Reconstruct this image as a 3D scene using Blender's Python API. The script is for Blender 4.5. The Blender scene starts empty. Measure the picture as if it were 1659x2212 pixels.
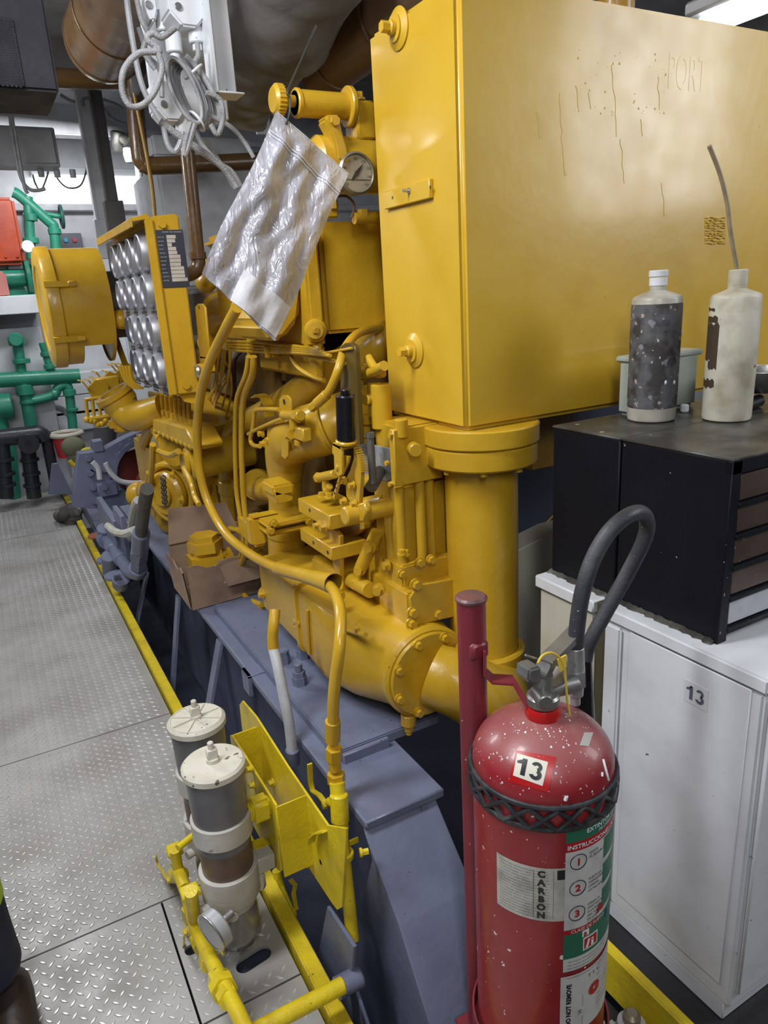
import bpy, bmesh, math, random
from mathutils import Vector, Matrix
random.seed(7)
SC = bpy.context.scene
COL = SC.collection
PI = math.pi
# ---------------------------------------------------------------- camera
YAW, PIT, ROL, FPX, EYE = 0.491608852, -0.298466749, -0.0587254437, 1542.48, Vector((0, 0, 1.65))
_f = Vector((math.sin(YAW)*math.cos(PIT), math.cos(YAW)*math.cos(PIT), math.sin(PIT)))
_r = Vector((math.cos(YAW), -math.sin(YAW), 0))
_u = _r.cross(_f)
CR = math.cos(ROL)*_r + math.sin(ROL)*_u
CU = -math.sin(ROL)*_r + math.cos(ROL)*_u
CF = _f
cam = bpy.data.cameras.new('camera'); camo = bpy.data.objects.new('camera', cam); COL.objects.link(camo)
cam.sensor_fit = 'VERTICAL'; cam.sensor_height = 36.0; cam.lens = FPX/2212*36.0; cam.clip_start = 0.02
camo.matrix_world = Matrix(((CR.x, CU.x, -CF.x, EYE.x), (CR.y, CU.y, -CF.y, EYE.y), (CR.z, CU.z, -CF.z, EYE.z), (0, 0, 0, 1)))
SC.camera = camo
SC.view_settings.view_transform = 'Standard'; SC.view_settings.look = 'None'
SC.view_settings.exposure = 0.0; SC.view_settings.gamma = 1.0; SC.view_settings.use_curve_mapping = False
# ---------------------------------------------------------------- light
W = bpy.data.worlds.new('engine_room_air'); SC.world = W; W.use_nodes = True
W.node_tree.nodes['Background'].inputs[0].default_value = (0.80, 0.87, 1.0, 1)
W.node_tree.nodes['Background'].inputs[1].default_value = 0.07
def area(name, loc, target, sx, sy, power, col=(0.95, 0.97, 1.0)):
    l = bpy.data.lights.new(name, 'AREA'); l.shape = 'RECTANGLE'; l.size = sx; l.size_y = sy; l.energy = power; l.color = col
    o = bpy.data.objects.new(name, l); COL.objects.link(o); o.location = loc
    d = Vector(target) - Vector(loc); o.rotation_euler = d.to_track_quat('-Z', 'Y').to_euler(); return o
area('aisle_and_fill_lamp', (-0.55, 1.35, 2.95), (0.3, 1.4, 0.6), 0.35, 1.2, 60)
area('aisle_and_fill_lamp', (-0.55, 4.2, 2.78), (0.35, 3.6, 0.8), 0.35, 1.2, 42)
area('aisle_and_fill_lamp', (-0.35, -1.0, 2.85), (0.3, 0.6, 0.4), 0.35, 1.2, 34)  # unseen fill added behind the camera to brighten the tank front
area('bench_lamp', (3.75, -0.5, 2.75), (1.6, 1.3, 1.5), 0.9, 1.5, 50)
area('far_fill', (0.7, 6.3, 2.9), (0.6, 7.4, 0.6), 1.2, 0.3, 30)  # unseen light added ahead of the batten to brighten the far wall
# ---------------------------------------------------------------- photograph point -> point on a real plane of the room
def _ray(px, py): return CF + CR*((px-829.5)/FPX) - CU*((py-1106)/FPX)
def PX(px, py, x):
    d = _ray(px, py); return EYE + d*((x-EYE.x)/d.x)
def PY(px, py, y):
    d = _ray(px, py); return EYE + d*((y-EYE.y)/d.y)
def PZ(px, py, z):
    d = _ray(px, py); return EYE + d*((z-EYE.z)/d.z)
def LX(l, x): return [PX(a[0], a[1], a[2] if len(a) > 2 else x) for a in l]
def LY(l, y): return [PY(a[0], a[1], a[2] if len(a) > 2 else y) for a in l]
V = Vector
XA, YA, ZA = V((1, 0, 0)), V((0, 1, 0)), V((0, 0, 1))
# ---------------------------------------------------------------- mesh helpers
def frame(d):
    d = V(d).normalized(); a = ZA if abs(d.z) < 0.9 else XA
    u = a.cross(d).normalized(); return u, d.cross(u), d
def spline(p, n=6, closed=False):
    p = [V(a) for a in p]; m = len(p); out = []
    if m < 3 and not closed: return p
    rng = range(m if closed else m-1)
    for i in rng:
        if closed: a, b, c, d = p[(i-1) % m], p[i], p[(i+1) % m], p[(i+2) % m]
        else: a, b, c, d = p[max(i-1, 0)], p[i], p[i+1], p[min(i+2, m-1)]
        for k in range(n):
            t = k/n; out.append(0.5*((2*b)+(c-a)*t+(2*a-5*b+4*c-d)*t*t+(3*b-a-3*c+d)*t**3))
    if not closed: out.append(p[-1])
    return out
class MB:
    def __init__(s): s.v = []; s.f = []
    def add(s, vs, fs):
        o = len(s.v); s.v += [V(a) for a in vs]; s.f += [tuple(i+o for i in f) for f in fs]; return s
    def bm(s, b):
        b.verts.ensure_lookup_table(); s.add([v.co.copy() for v in b.verts], [[v.index for v in f.verts] for f in b.faces]); b.free(); return s
    def box(s, a, b, bev=0.003, seg=1, rot=None):
        a, b = V(a), V(b); c = (a+b)/2; d = b-a; m = bmesh.new(); bmesh.ops.create_cube(m, size=1)
        for v in m.verts: v.co = V((v.co.x*abs(d.x), v.co.y*abs(d.y), v.co.z*abs(d.z)))
        if bev > 0: bmesh.ops.bevel(m, geom=m.edges[:], offset=min(bev, 0.45*min(abs(d.x), abs(d.y), abs(d.z))), segments=seg, affect='EDGES')
        if rot: bmesh.ops.transform(m, matrix=rot.to_4x4(), verts=m.verts)
        for v in m.verts: v.co += c
        m.verts.index_update(); return s.bm(m)
    def prism(s, pts, off, bev=0.0, seg=1):
        pts = [V(p) for p in pts]; off = V(off); m = bmesh.new()
        vs = [m.verts.new(p) for p in pts]; f = m.faces.new(vs)
        r = bmesh.ops.extrude_face_region(m, geom=[f]); bmesh.ops.translate(m, vec=off, verts=[g for g in r['geom'] if isinstance(g, bmesh.types.BMVert)])
        bmesh.ops.recalc_face_normals(m, faces=m.faces)
        if bev > 0: bmesh.ops.bevel(m, geom=m.edges[:], offset=bev, segments=seg, affect='EDGES', clamp_overlap=True)
        m.verts.index_update(); return s.bm(m)
    def loft(s, secs, cap=True, closed=True):
        n = len(secs[0]); vs = [p for q in secs for p in q]; fs = []
        for i in range(len(secs)-1):
            for k in range(n if closed else n-1):
                a = i*n+k; b = i*n+(k+1) % n; fs.append((a, b, b+n, a+n))
        if cap and closed: fs.append(tuple(range(n-1, -1, -1))); fs.append(tuple(range((len(secs)-1)*n, len(secs)*n)))
        return s.add(vs, fs)
    def tube(s, p, r, n=12, res=6, smooth=True, closed=False, cap=True):
        p = spline(p, res, closed) if smooth else [V(a) for a in p]
        m = len(p); rr = r if callable(r) else (lambda t: r)
        T = []
        for i in range(m):
            if closed: t = p[(i+1) % m]-p[(i-1) % m]
            else: t = p[min(i+1, m-1)]-p[max(i-1, 0)]
            T.append(t.normalized())
        u, w, _ = frame(T[0]); secs = []
        for i in range(m):
            if i:
                ax = T[i-1].cross(T[i])
                if ax.length > 1e-7: u = Matrix.Rotation(T[i-1].angle(T[i]), 3, ax) @ u
            u = (u-T[i]*u.dot(T[i])).normalized(); w = T[i].cross(u); R = rr(i/max(1, m-1))
            secs.append([p[i]+(u*math.cos(2*PI*k/n)+w*math.sin(2*PI*k/n))*R for k in range(n)])
        if closed: secs.append(secs[0])
        return s.loft(secs, cap and not closed)
    def cyl(s, a, b, r, r2=None, n=24, bev=0.0):
        a, b = V(a), V(b); h = (b-a).length; r2 = r if r2 is None else r2
        bev = min(bev, h*0.4, r*0.4, max(r2, 1e-4)*0.4)
        pr = [(0, 0), (r-bev, 0), (r, bev), (r2, h-bev), (r2-bev, h), (0, h)] if bev > 0 else [(0, 0), (r, 0), (r2, h), (0, h)]
        return s.lathe(pr, a, b-a, n)
    def lathe(s, pr, o, ax, n=28, a0=0.0, a1=2*PI):
        u, w, d = frame(ax); o = V(o); vs = []; fs = []; full = abs(a1-a0-2*PI) < 1e-6; idx = []
        for (r, h) in pr:
            if r < 1e-7: idx.append([len(vs)]); vs.append(o+d*h)
            else:
                m = n if full else n+1; idx.append(list(range(len(vs), len(vs)+m)))
                for k in range(m):
                    t = a0+(a1-a0)*k/n; vs.append(o+d*h+(u*math.cos(t)+w*math.sin(t))*r)
        for A, B in zip(idx, idx[1:]):
            if len(A) == 1 and len(B) == 1: continue
            m = max(len(A), len(B))
            for k in range(m if full else m-1):
                k2 = (k+1) % m
                if len(A) == 1: fs.append((A[0], B[k2], B[k]))
                elif len(B) == 1: fs.append((A[k], A[k2], B[0]))
                else: fs.append((A[k], A[k2], B[k2], B[k]))
        return s.add(vs, fs)
    def sph(s, c, r, sc=(1, 1, 1), n=20):
        m = bmesh.new(); bmesh.ops.create_uvsphere(m, u_segments=n, v_segments=n//2+2, radius=r)
        for v in m.verts: v.co = V((v.co.x*sc[0], v.co.y*sc[1], v.co.z*sc[2]))+V(c)
        m.verts.index_update(); return s.bm(m)
    def torus(s, c, ax, R, r, n=32, k=8):
        u, w, d = frame(ax); c = V(c)
        return s.tube([c+(u*math.cos(2*PI*i/n)+w*math.sin(2*PI*i/n))*R for i in range(n)], r, n=k, smooth=False, closed=True)
    def ring(s, c, ax, r0, r1, h, n=32, bev=0.002):
        return s.lathe([(r0, 0), (r1-bev, 0), (r1, bev), (r1, h-bev), (r1-bev, h), (r0, h), (r0, 0)], c, ax, n)
    def hexa(s, p, d, r, h):
        u, w, d = frame(d); p = V(p)
        return s.prism([p+(u*math.cos(k*PI/3+.3)+w*math.sin(k*PI/3+.3))*r for k in range(6)], d*h)
    def bolt(s, p, d, r, h, washer=True):
        d = V(d).normalized()
        if washer: s.cyl(V(p)-d*0.001, V(p)+d*h*0.25, r*1.35, n=20)
        return s.hexa(V(p)+d*(h*0.2 if washer else 0), d, r, h*0.8)
    def grid(s, fn, nu, nv, th=0.0):
        vs = [fn(i/nu, j/nv) for j in range(nv+1) for i in range(nu+1)]; n = nu+1
        fs = [(j*n+i, j*n+i+1, (j+1)*n+i+1, (j+1)*n+i) for j in range(nv) for i in range(nu)]
        return s.add(vs, fs)
    def strip(s, pts, wd, th, n_hint):
        # flat bar bent along pts: width along n_hint, thickness across
        p = [V(a) for a in pts]; m = len(p); secs = []; nh = V(n_hint).normalized()
        for i in range(m):
            t = (p[min(i+1, m-1)]-p[max(i-1, 0)]).normalized(); b = nh; q = t.cross(b).normalized()
            secs.append([p[i]+b*wd/2+q*th/2, p[i]-b*wd/2+q*th/2, p[i]-b*wd/2-q*th/2, p[i]+b*wd/2-q*th/2])
        return s.loft(secs)
ORG = {}
def empty(name, label, cat, loc, group=None):
    o = bpy.data.objects.new(name, None); o.empty_display_size = 0.05; COL.objects.link(o); o.location = loc; ORG[o.name] = V(loc)
    o['label'] = label; o['category'] = cat
    if group: o['group'] = group
    return o
def islands(mb, gap=.0015):
    n = len(mb.v); par = list(range(n))
    def fd(a):
        while par[a] != a: par[a] = par[par[a]]; a = par[a]
        return a
    for f in mb.f:
        r = fd(f[0])
        for i in f[1:]: par[fd(i)] = r
    g = {}
    for i in range(n): g.setdefault(fd(i), []).append(i)
    L = []
    for ids in g.values():
        xs = [mb.v[i] for i in ids]; L.append([[min(v[k] for v in xs)-gap for k in range(3)], [max(v[k] for v in xs)+gap for k in range(3)], ids])
    ch = True
    while ch:
        ch = False; i = 0
        while i < len(L):
            j = i+1
            while j < len(L):
                if all(L[i][0][k] <= L[j][1][k] and L[j][0][k] <= L[i][1][k] for k in range(3)):
                    L[i] = [[min(L[i][0][k], L[j][0][k]) for k in range(3)], [max(L[i][1][k], L[j][1][k]) for k in range(3)], L[i][2]+L[j][2]]; L.pop(j); ch = True
                else: j += 1
            i += 1
    out = []
    for _, _, ids in L:
        m = MB(); mp = {v: k for k, v in enumerate(ids)}; m.v = [mb.v[i] for i in ids]; m.f = [tuple(mp[i] for i in f) for f in mb.f if f[0] in mp]; out.append(m)
    return out
NOSPLIT = ('print', 'letter', 'label', 'mark', 'holes', 'number', 'text', 'floor', 'trim', 'film', 'weld', 'paint_runs', 'fire_symbol', 'form_fields', 'drips', 'spots', 'stain', 'net', 'teeth', 'ribs', 'blocks', 'tar_edge', 'carton', 'rivets', 'dial', 'emblem', 'tube', 'chain', 'loom', 'injection')
def obj(name, mb, mat, parent=None, label=None, ang=38, stuff=False):
    if parent and not stuff and not any(k in name for k in NOSPLIT):
        L = islands(mb)
        if 1 < len(L) <= 40:
            nm = {'bolts': 'bolt', 'flange_bolts': 'flange_bolt'}.get(name, name[:-1] if name.endswith('s') and not name.endswith('ss') else name)
            return [obj1(nm, m, mat, parent, label, ang) for m in sorted(L, key=lambda m: -len(m.v))][0]
    return obj1(name, mb, mat, parent, label, ang, stuff)
def obj1(name, mb, mat, parent=None, label=None, ang=38, stuff=False):
    org = ORG[parent.name] if parent else V((0, 0, 0))
    me = bpy.data.meshes.new(name); me.from_pydata([v-org for v in mb.v], [], mb.f)
    b = bmesh.new(); b.from_mesh(me); bmesh.ops.recalc_face_normals(b, faces=b.faces); b.to_mesh(me); b.free()
    for p in me.polygons: p.use_smooth = True
    me.set_sharp_from_angle(angle=math.radians(ang)); me.materials.append(mat); me.update()
    o = bpy.data.objects.new(name, me); COL.objects.link(o); ORG[o.name] = org
    if parent: o.parent = parent
    if label: o['label'] = label
    if stuff: o['kind'] = 'stuff'
    return o
def one(name, mb, mat, label, cat, group=None, kind=None):
    # a thing that is one mesh: origin at its base
    xs = [v.x for v in mb.v]; ys = [v.y for v in mb.v]; zs = [v.z for v in mb.v]
    org = V(((min(xs)+max(xs))/2, (min(ys)+max(ys))/2, min(zs)))
    for v in mb.v: v -= org
    o = obj(name, mb, mat); o.location = org; ORG[o.name] = org
    o['label'] = label; o['category'] = cat
    if group: o['group'] = group
    if kind: o['kind'] = kind
    return o
def struct(name, mb, mat):
    o = obj(name, mb, mat); o['kind'] = 'structure'; return o
_tc = {}
def text(s, size, bold=0.0, ext=0.0, align='LEFT'):
    key = (s, size, bold, ext, align)
    if key not in _tc:
        c = bpy.data.curves.new('t', 'FONT'); c.body = s; c.size = size; c.offset = bold; c.extrude = ext; c.align_x = align; c.resolution_u = 3
        o = bpy.data.objects.new('t', c); COL.objects.link(o); dg = bpy.context.evaluated_depsgraph_get(); dg.update()
        me = bpy.data.meshes.new_from_object(o.evaluated_get(dg))
        _tc[key] = ([v.co.copy() for v in me.vertices], [tuple(p.vertices) for p in me.polygons])
        bpy.data.objects.remove(o); bpy.data.curves.remove(c); bpy.data.meshes.remove(me)
    return _tc[key]
def put_text(mb, s, size, fn, sub=0, **k):
    vs, fs = text(s, size, **k)
    if sub:
        b = bmesh.new(); q = [b.verts.new(v) for v in vs]
        for f in fs:
            try: b.faces.new([q[i] for i in f])
            except ValueError: pass
        bmesh.ops.triangulate(b, faces=b.faces[:])
        for _ in range(sub):
            bmesh.ops.subdivide_edges(b, edges=[e for e in b.edges if e.calc_length() > size*.08], cuts=1); bmesh.ops.triangulate(b, faces=b.faces[:])
        b.verts.index_update(); b.verts.ensure_lookup_table(); vs = [v.co.copy() for v in b.verts]; fs = [[v.index for v in f.verts] for f in b.faces]; b.free()
    mb.add([fn(v) for v in vs], fs)
def thirteen(mb, fn):
    # bold figures 1 and 3 in a box one unit high, centred on x = 0
    one_ = [(-.36, 0), (-.18, 0), (-.18, .72), (-.30, .72), (-.36, .64), (-.52, .60), (-.52, .48), (-.36, .50)]
    G_ = [(-.36, 0, -.18, .5), (-.36, .5, -.18, .72)]
    def quad(a, b, c, d, n=6): 
        m = len(mb.v); P = []
        for j in range(n+1):
            for i in range(n+1):
                u, v = i/n, j/n; P.append(fn(V(((a[0]*(1-u)+b[0]*u)*(1-v)+(d[0]*(1-u)+c[0]*u)*v, (a[1]*(1-u)+b[1]*u)*(1-v)+(d[1]*(1-u)+c[1]*u)*v, 0))))
        mb.add(P, [(j*(n+1)+i, j*(n+1)+i+1, (j+1)*(n+1)+i+1, (j+1)*(n+1)+i) for j in range(n) for i in range(n)])
    quad((-.36, 0), (-.17, 0), (-.17, .74), (-.36, .74)); quad((-.56, .47), (-.36, .50), (-.36, .68), (-.56, .58)); quad((-.36, .60), (-.30, .60), (-.22, .74), (-.30, .74))
    def arc(cx, cy, r0, r1, a0, a1, n=18):
        P = []; sy = .9
        for k in range(n+1):
            t = math.radians(a0+(a1-a0)*k/n)
            for r in (r0, r1): P.append(fn(V((cx+r*math.cos(t), cy+r*sy*math.sin(t), 0))))
        mb.add(P, [(2*k, 2*k+1, 2*k+3, 2*k+2) for k in range(n)])
    arc(.24, .545, .07, .225, 165, -75); arc(.24, .22, .085, .26, 75, -165)
# ---------------------------------------------------------------- materials
def mat(name, col, rough=0.4, metal=0.0, bump=0.0, bscale=60.0, col2=None, cscale=8.0, cmix=(0.45, 0.7), specks=None, coat=0.0, emit=0.0, trans=0.0, alpha=1.0, stretch=None, rvar=0.12):
    m = bpy.data.materials.new(name); m.use_nodes = True; nt = m.node_tree; N = nt.nodes; L = nt.links; b = N['Principled BSDF']
    b.inputs['Base Color'].default_value = (*col, 1); b.inputs['Roughness'].default_value = rough; b.inputs['Metallic'].default_value = metal
    b.inputs['Coat Weight'].default_value = coat; b.inputs['Coat Roughness'].default_value = 0.12
    if emit: b.inputs['Emission Color'].default_value = (*col, 1); b.inputs['Emission Strength'].default_value = emit
    if trans: b.inputs['Transmission Weight'].default_value = trans
    b.inputs['Alpha'].default_value = alpha
    g = N.new('ShaderNodeNewGeometry'); vec = g.outputs['Position']
    if stretch:
        mp = N.new('ShaderNodeMapping'); mp.inputs['Scale'].default_value = stretch; L.new(vec, mp.inputs['Vector']); vec = mp.outputs[0]
    def noise(sc, det=4.0):
        n = N.new('ShaderNodeTexNoise'); n.inputs['Scale'].default_value = sc; n.inputs['Detail'].default_value = det; L.new(vec, n.inputs['Vector']); return n.outputs['Fac']
    def ramp(x, a, c):
        r = N.new('ShaderNodeMapRange'); r.inputs['From Min'].default_value = a; r.inputs['From Max'].default_value = c; L.new(x, r.inputs['Value']); return r.outputs[0]
    cur = None
    def mixin(fac, c2):
        nonlocal cur
        x = N.new('ShaderNodeMix'); x.data_type = 'RGBA'; L.new(fac, x.inputs['Factor'])
        if cur: L.new(cur, x.inputs['A'])
        else: x.inputs['A'].default_value = (*col, 1)
        x.inputs['B'].default_value = (*c2, 1); cur = x.outputs['Result']
    if col2: mixin(ramp(noise(cscale), *cmix), col2)
    if specks:
        for (c, sc, th) in specks: mixin(ramp(noise(sc, 2.0), th, th+0.02), c)
    if cur: L.new(cur, b.inputs['Base Color'])
    if rvar:
        r = N.new('ShaderNodeMapRange'); L.new(noise(11.0), r.inputs['Value']); r.inputs['From Min'].default_value = 0.3; r.inputs['From Max'].default_value = 0.7
        r.inputs['To Min'].default_value = max(0.03, rough-rvar); r.inputs['To Max'].default_value = min(1, rough+rvar); L.new(r.outputs[0], b.inputs['Roughness'])
    if bump:
        bp = N.new('ShaderNodeBump'); bp.inputs['Strength'].default_value = bump; bp.inputs['Distance'].default_value = 0.004
        L.new(noise(bscale, 3.0), bp.inputs['Height']); L.new(bp.outputs[0], b.inputs['Normal'])
    return m
YEL = mat('yellow_enamel', (0.56, 0.335, 0.018), 0.33, bump=0.25, bscale=45, col2=(0.47, 0.265, 0.014), cscale=5, coat=0.15, specks=[((0.20, 0.11, 0.02), 70, 0.76)])
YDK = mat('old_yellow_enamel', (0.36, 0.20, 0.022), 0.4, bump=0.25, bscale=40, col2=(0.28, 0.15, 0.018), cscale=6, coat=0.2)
YBR = mat('bright_yellow_paint', (0.68, 0.52, 0.015), 0.38, bump=0.35, bscale=90, col2=(0.52, 0.38, 0.012), cscale=12, specks=[((0.15, 0.11, 0.03), 60, 0.73)])
GRY = mat('blue_grey_paint', (0.15, 0.168, 0.25), 0.42, bump=0.3, bscale=50, col2=(0.12, 0.132, 0.195), cscale=6, specks=[((0.07, 0.07, 0.08), 55, 0.74)])
GDK = mat('dark_hull_paint', (0.045, 0.05, 0.075), 0.5, bump=0.2, bscale=30)
WHT = mat('white_gloss_paint', (0.70, 0.72, 0.75), 0.38, bump=0.15, bscale=30, col2=(0.58, 0.59, 0.61), cscale=5, specks=[((0.16, 0.14, 0.12), 45, 0.75)])
CRM = mat('cream_paint', (0.56, 0.55, 0.46), 0.5, bump=0.15, bscale=30, col2=(0.46, 0.44, 0.35), cscale=5)
WGR = mat('dirty_white_paint', (0.50, 0.51, 0.53), 0.5, bump=0.2, bscale=40, col2=(0.38, 0.38, 0.39), cscale=6)
BLK = mat('black_cabinet_paint', (0.006, 0.0065, 0.010), 0.5, bump=0.15, bscale=25, specks=[((0.30, 0.30, 0.30), 75, 0.755)])
BLP = mat('black_plastic', (0.008, 0.008, 0.011), 0.22, bump=0.1, bscale=120)
RUB = mat('black_rubber', (0.035, 0.036, 0.042), 0.55, bump=0.2, bscale=120, col2=(0.10, 0.10, 0.11), cscale=9, cmix=(0.5, 0.75), specks=[((0.5, 0.5, 0.48), 130, 0.74)])
STL = mat('bare_steel', (0.50, 0.50, 0.50), 0.33, metal=0.9, bump=0.15, bscale=60, col2=(0.34, 0.33, 0.32), cscale=9)
DST = mat('dark_steel', (0.10, 0.095, 0.085), 0.45, metal=0.5, bump=0.2, bscale=60, col2=(0.05, 0.045, 0.04), cscale=20)
YSH = mat('shaded_grimy_casting', (0.17, 0.095, 0.02), 0.5, bump=0.3, bscale=30, col2=(0.06, 0.035, 0.015), cscale=6)  # engine yellow darkened: recess shade painted in along with oily grime
RED = mat('red_enamel', (0.27, 0.018, 0.024), 0.36, bump=0.08, bscale=90, coat=0.2, col2=(0.22, 0.016, 0.02), cscale=6, specks=[((0.72, 0.68, 0.64), 105, 0.735), ((0.70, 0.62, 0.60), 62, 0.715)])
def dusty(m, c, a, b, amt):
    # dust settled on surfaces that face up
    nt = m.node_tree; N = nt.nodes; L = nt.links; bs = N['Principled BSDF']; src = bs.inputs['Base Color'].links[0].from_socket
    g = N.new('ShaderNodeNewGeometry'); s = N.new('ShaderNodeSeparateXYZ'); L.new(g.outputs['Normal'], s.inputs[0])
    n = N.new('ShaderNodeTexNoise'); n.inputs['Scale'].default_value = 14; L.new(g.outputs['Position'], n.inputs['Vector'])
    r = N.new('ShaderNodeMapRange'); L.new(s.outputs['Z'], r.inputs['Value']); r.inputs['From Min'].default_value = a; r.inputs['From Max'].default_value = b; r.inputs['To Max'].default_value = amt
    mu = N.new('ShaderNodeMath'); mu.operation = 'MULTIPLY'; L.new(r.outputs[0], mu.inputs[0]); m2 = N.new('ShaderNodeMapRange'); L.new(n.outputs['Fac'], m2.inputs['Value']); m2.inputs['From Min'].default_value = .25; m2.inputs['From Max'].default_value = .65; m2.inputs['To Min'].default_value = .4; L.new(m2.outputs[0], mu.inputs[1])
    x = N.new('ShaderNodeMix'); x.data_type = 'RGBA'; L.new(mu.outputs[0], x.inputs['Factor']); L.new(src, x.inputs['A']); x.inputs['B'].default_value = (*c, 1); L.new(x.outputs['Result'], bs.inputs['Base Color'])
dusty(RED, (0.34, 0.20, 0.19), 0.35, 1.0, 0.6)
MAR = mat('maroon_paint', (0.20, 0.022, 0.035), 0.42, bump=0.15, bscale=60, col2=(0.15, 0.02, 0.03), cscale=9, specks=[((0.6, 0.52, 0.5), 110, 0.76)])
GRN = mat('green_pipe_paint', (0.03, 0.26, 0.16), 0.38, bump=0.2, bscale=50, col2=(0.022, 0.19, 0.12), cscale=8)
BRN = mat('brown_pipe_paint', (0.155, 0.085, 0.032), 0.30, bump=0.35, bscale=25, col2=(0.11, 0.06, 0.026), cscale=5, coat=0.15)
ORG_R = mat('orange_red_paint', (0.45, 0.065, 0.018), 0.42, bump=0.2, bscale=30, col2=(0.34, 0.04, 0.018), cscale=4)
for _m in (BLK, GDK): _m.node_tree.nodes['Principled BSDF'].inputs['Specular IOR Level'].default_value = 0.18
# ================================================================ the room
def plate(mb, outer, holes, z0, z1):
    m = bmesh.new()
    def loop(l):
        vs = [m.verts.new((x, y, z0)) for x, y in l]; return [m.edges.new((vs[i], vs[(i+1) % len(vs)])) for i in range(len(vs))]
    es = loop(outer)
    for h in holes: es += loop(h)
    bmesh.ops.triangle_fill(m, edges=es, use_beauty=True, use_dissolve=False)
    r = bmesh.ops.extrude_face_region(m, geom=m.faces[:]); bmesh.ops.translate(m, vec=(0, 0, z1-z0), verts=[g for g in r['geom'] if isinstance(g, bmesh.types.BMVert)])
    bmesh.ops.recalc_face_normals(m, faces=m.faces); m.verts.index_update(); mb.bm(m)
def oval(a, b, r, n=8):
    a, b = V((*a, 0)), V((*b, 0)); d = (b-a).normalized(); t0 = math.atan2(d.y, d.x); out = []
    for c, s in ((b, -PI/2), (a, PI/2)):
        for k in range(n+1):
            t = t0+s+PI*k/n; out.append((c.x+r*math.cos(t), c.y+r*math.sin(t)))
    return out
def rect(x0, y0, x1, y1): return [(x0, y0), (x1, y0), (x1, y1), (x0, y1)]
FLM = mat('tread_plate_steel', (0.40, 0.39, 0.375), 0.50, metal=0.3, bump=0.12, bscale=90, col2=(0.27, 0.255, 0.235), cscale=3.0, cmix=(0.40, 0.72), specks=[((0.45, 0.32, 0.10), 17, 0.81)], rvar=0.1)
FLP = mat('polished_tread', (0.66, 0.65, 0.63), 0.34, metal=0.55, rvar=0.05)
fb = MB(); G = 0.003
a0 = PZ(416, 2050, 0); a1 = PZ(528, 2086, 0); a2 = PZ(568, 2060, 0)
seamY = PZ(580, 2140, 0).y
PL = [(-2.6, -1.4, 0.156, 1.796), (-2.6, 1.796, 0.415, 2.79), (-2.6, 2.79, 0.415, 5.97), (-2.6, 5.97, 0.415, 7.4), (0.156, -1.4, 0.415, seamY), (0.156, seamY, 0.415, 1.796)]
for i, (x0, y0, x1, y1) in enumerate(PL):
    hs = []
    if i == 5: hs = [oval((a1.x, a1.y), (a2.x, a2.y), 0.022), oval((a0.x-0.004, a0.y), (a0.x+0.004, a0.y), 0.017)]
    plate(fb, rect(x0+G, y0+G, x1-G, y1-G), hs, -0.008, 0.0)
P_ = 0.0375; NL_ = 0
def inside(x, y):
    for i, (x0, y0, x1, y1) in enumerate(PL):
        if x0+0.018 < x < x1-0.018 and y0+0.018 < y < y1-0.018:
            if i == 5 and (x-a0.x)**2+(y-a0.y)**2 < 0.0011: return False
            if i == 5 and abs(y-a1.y) < 0.045 and a1.x-0.05 < x < a2.x+0.05: return False
            return True
    return False
for j in range(int(8.6/P_)):
    for i in range(int(1.55/P_)):
        for k in (0, 1):
            cx = -1.1+(i+0.5*k)*P_; cy = -1.2+(j+0.5*k)*P_
            if not inside(cx, cy): continue
            NL_ += 1
            s = 1 if k else -1; L_ = 0.0145; w = 0.0042; d = V((1, s, 0)).normalized(); q = V((-d.y, d.x, 0)); c = V((cx, cy, 0.0)); h = V((0, 0, 0.0018))
            B4 = [c-d*L_, c-q*w, c+d*L_, c+q*w]; T4 = [c-d*L_*.62+h, c-q*w*.55+h, c+d*L_*.62+h, c+q*w*.55+h]
            fb.add(B4+T4, [(4, 5, 6, 7)]+[(k, (k+1) % 4, 4+(k+1) % 4, 4+k) for k in range(4)])
_nt = len(fb.f)-5*NL_; fo_ = struct('floor', fb, FLM); fo_.data.materials.append(FLP)
for p in fo_.data.polygons:
    if p.index >= _nt: p.material_index = 1; p.use_smooth = False

struct('floor_trench', MB().box((0.2, -1.4, -0.62), (4.5, 8.0, -0.6), 0), GDK)
BFL = mat('black_floor_mat', (0.018, 0.018, 0.02), 0.5, bump=0.3, bscale=60)
struct('floor_bench_side', MB().box((1.135, -1.4, -0.03), (4.5, 1.35, -0.002), 0), BFL)
struct('floor_bilge_plate', MB().box((0.62, -1.4, -0.14), (1.09, 1.3, -0.12), 0), BFL)
struct('floor_bilge_wall', MB().box((0.21, -1.4, -0.6), (0.40, 7.4, -0.03), 0), GDK)
struct('wall_back', MB().box((-2.6, 8.0, -0.6), (6.0, 8.1, 3.2), 0), WHT)
struct('wall_right', MB().box((4.5, -1.4, -0.6), (4.6, 8.0, 3.2), 0), WGR)
struct('ceiling', MB().box((-2.6, -1.4, 3.2), (4.6, 8.0, 3.3), 0), WGR)
tb = MB()
for i in range(9): tb.box((-2.4+i*0.75, 7.93, 0.0), (-2.37+i*0.75, 8.0, 2.62), 0)
tb.box((-2.6, 7.86, 2.56), (4.5, 8.0, 2.62), 0.004)
struct('trim_1', tb, WHT)
cb = MB()
for y in (2.2, 3.7, 5.2, 6.7): cb.box((-2.6, y, 2.98), (4.5, y+0.02, 3.2), 0); cb.box((-2.6, y-0.06, 2.97), (4.5, y+0.08, 2.98), 0)
struct('trim_2', cb, WGR)
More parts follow.
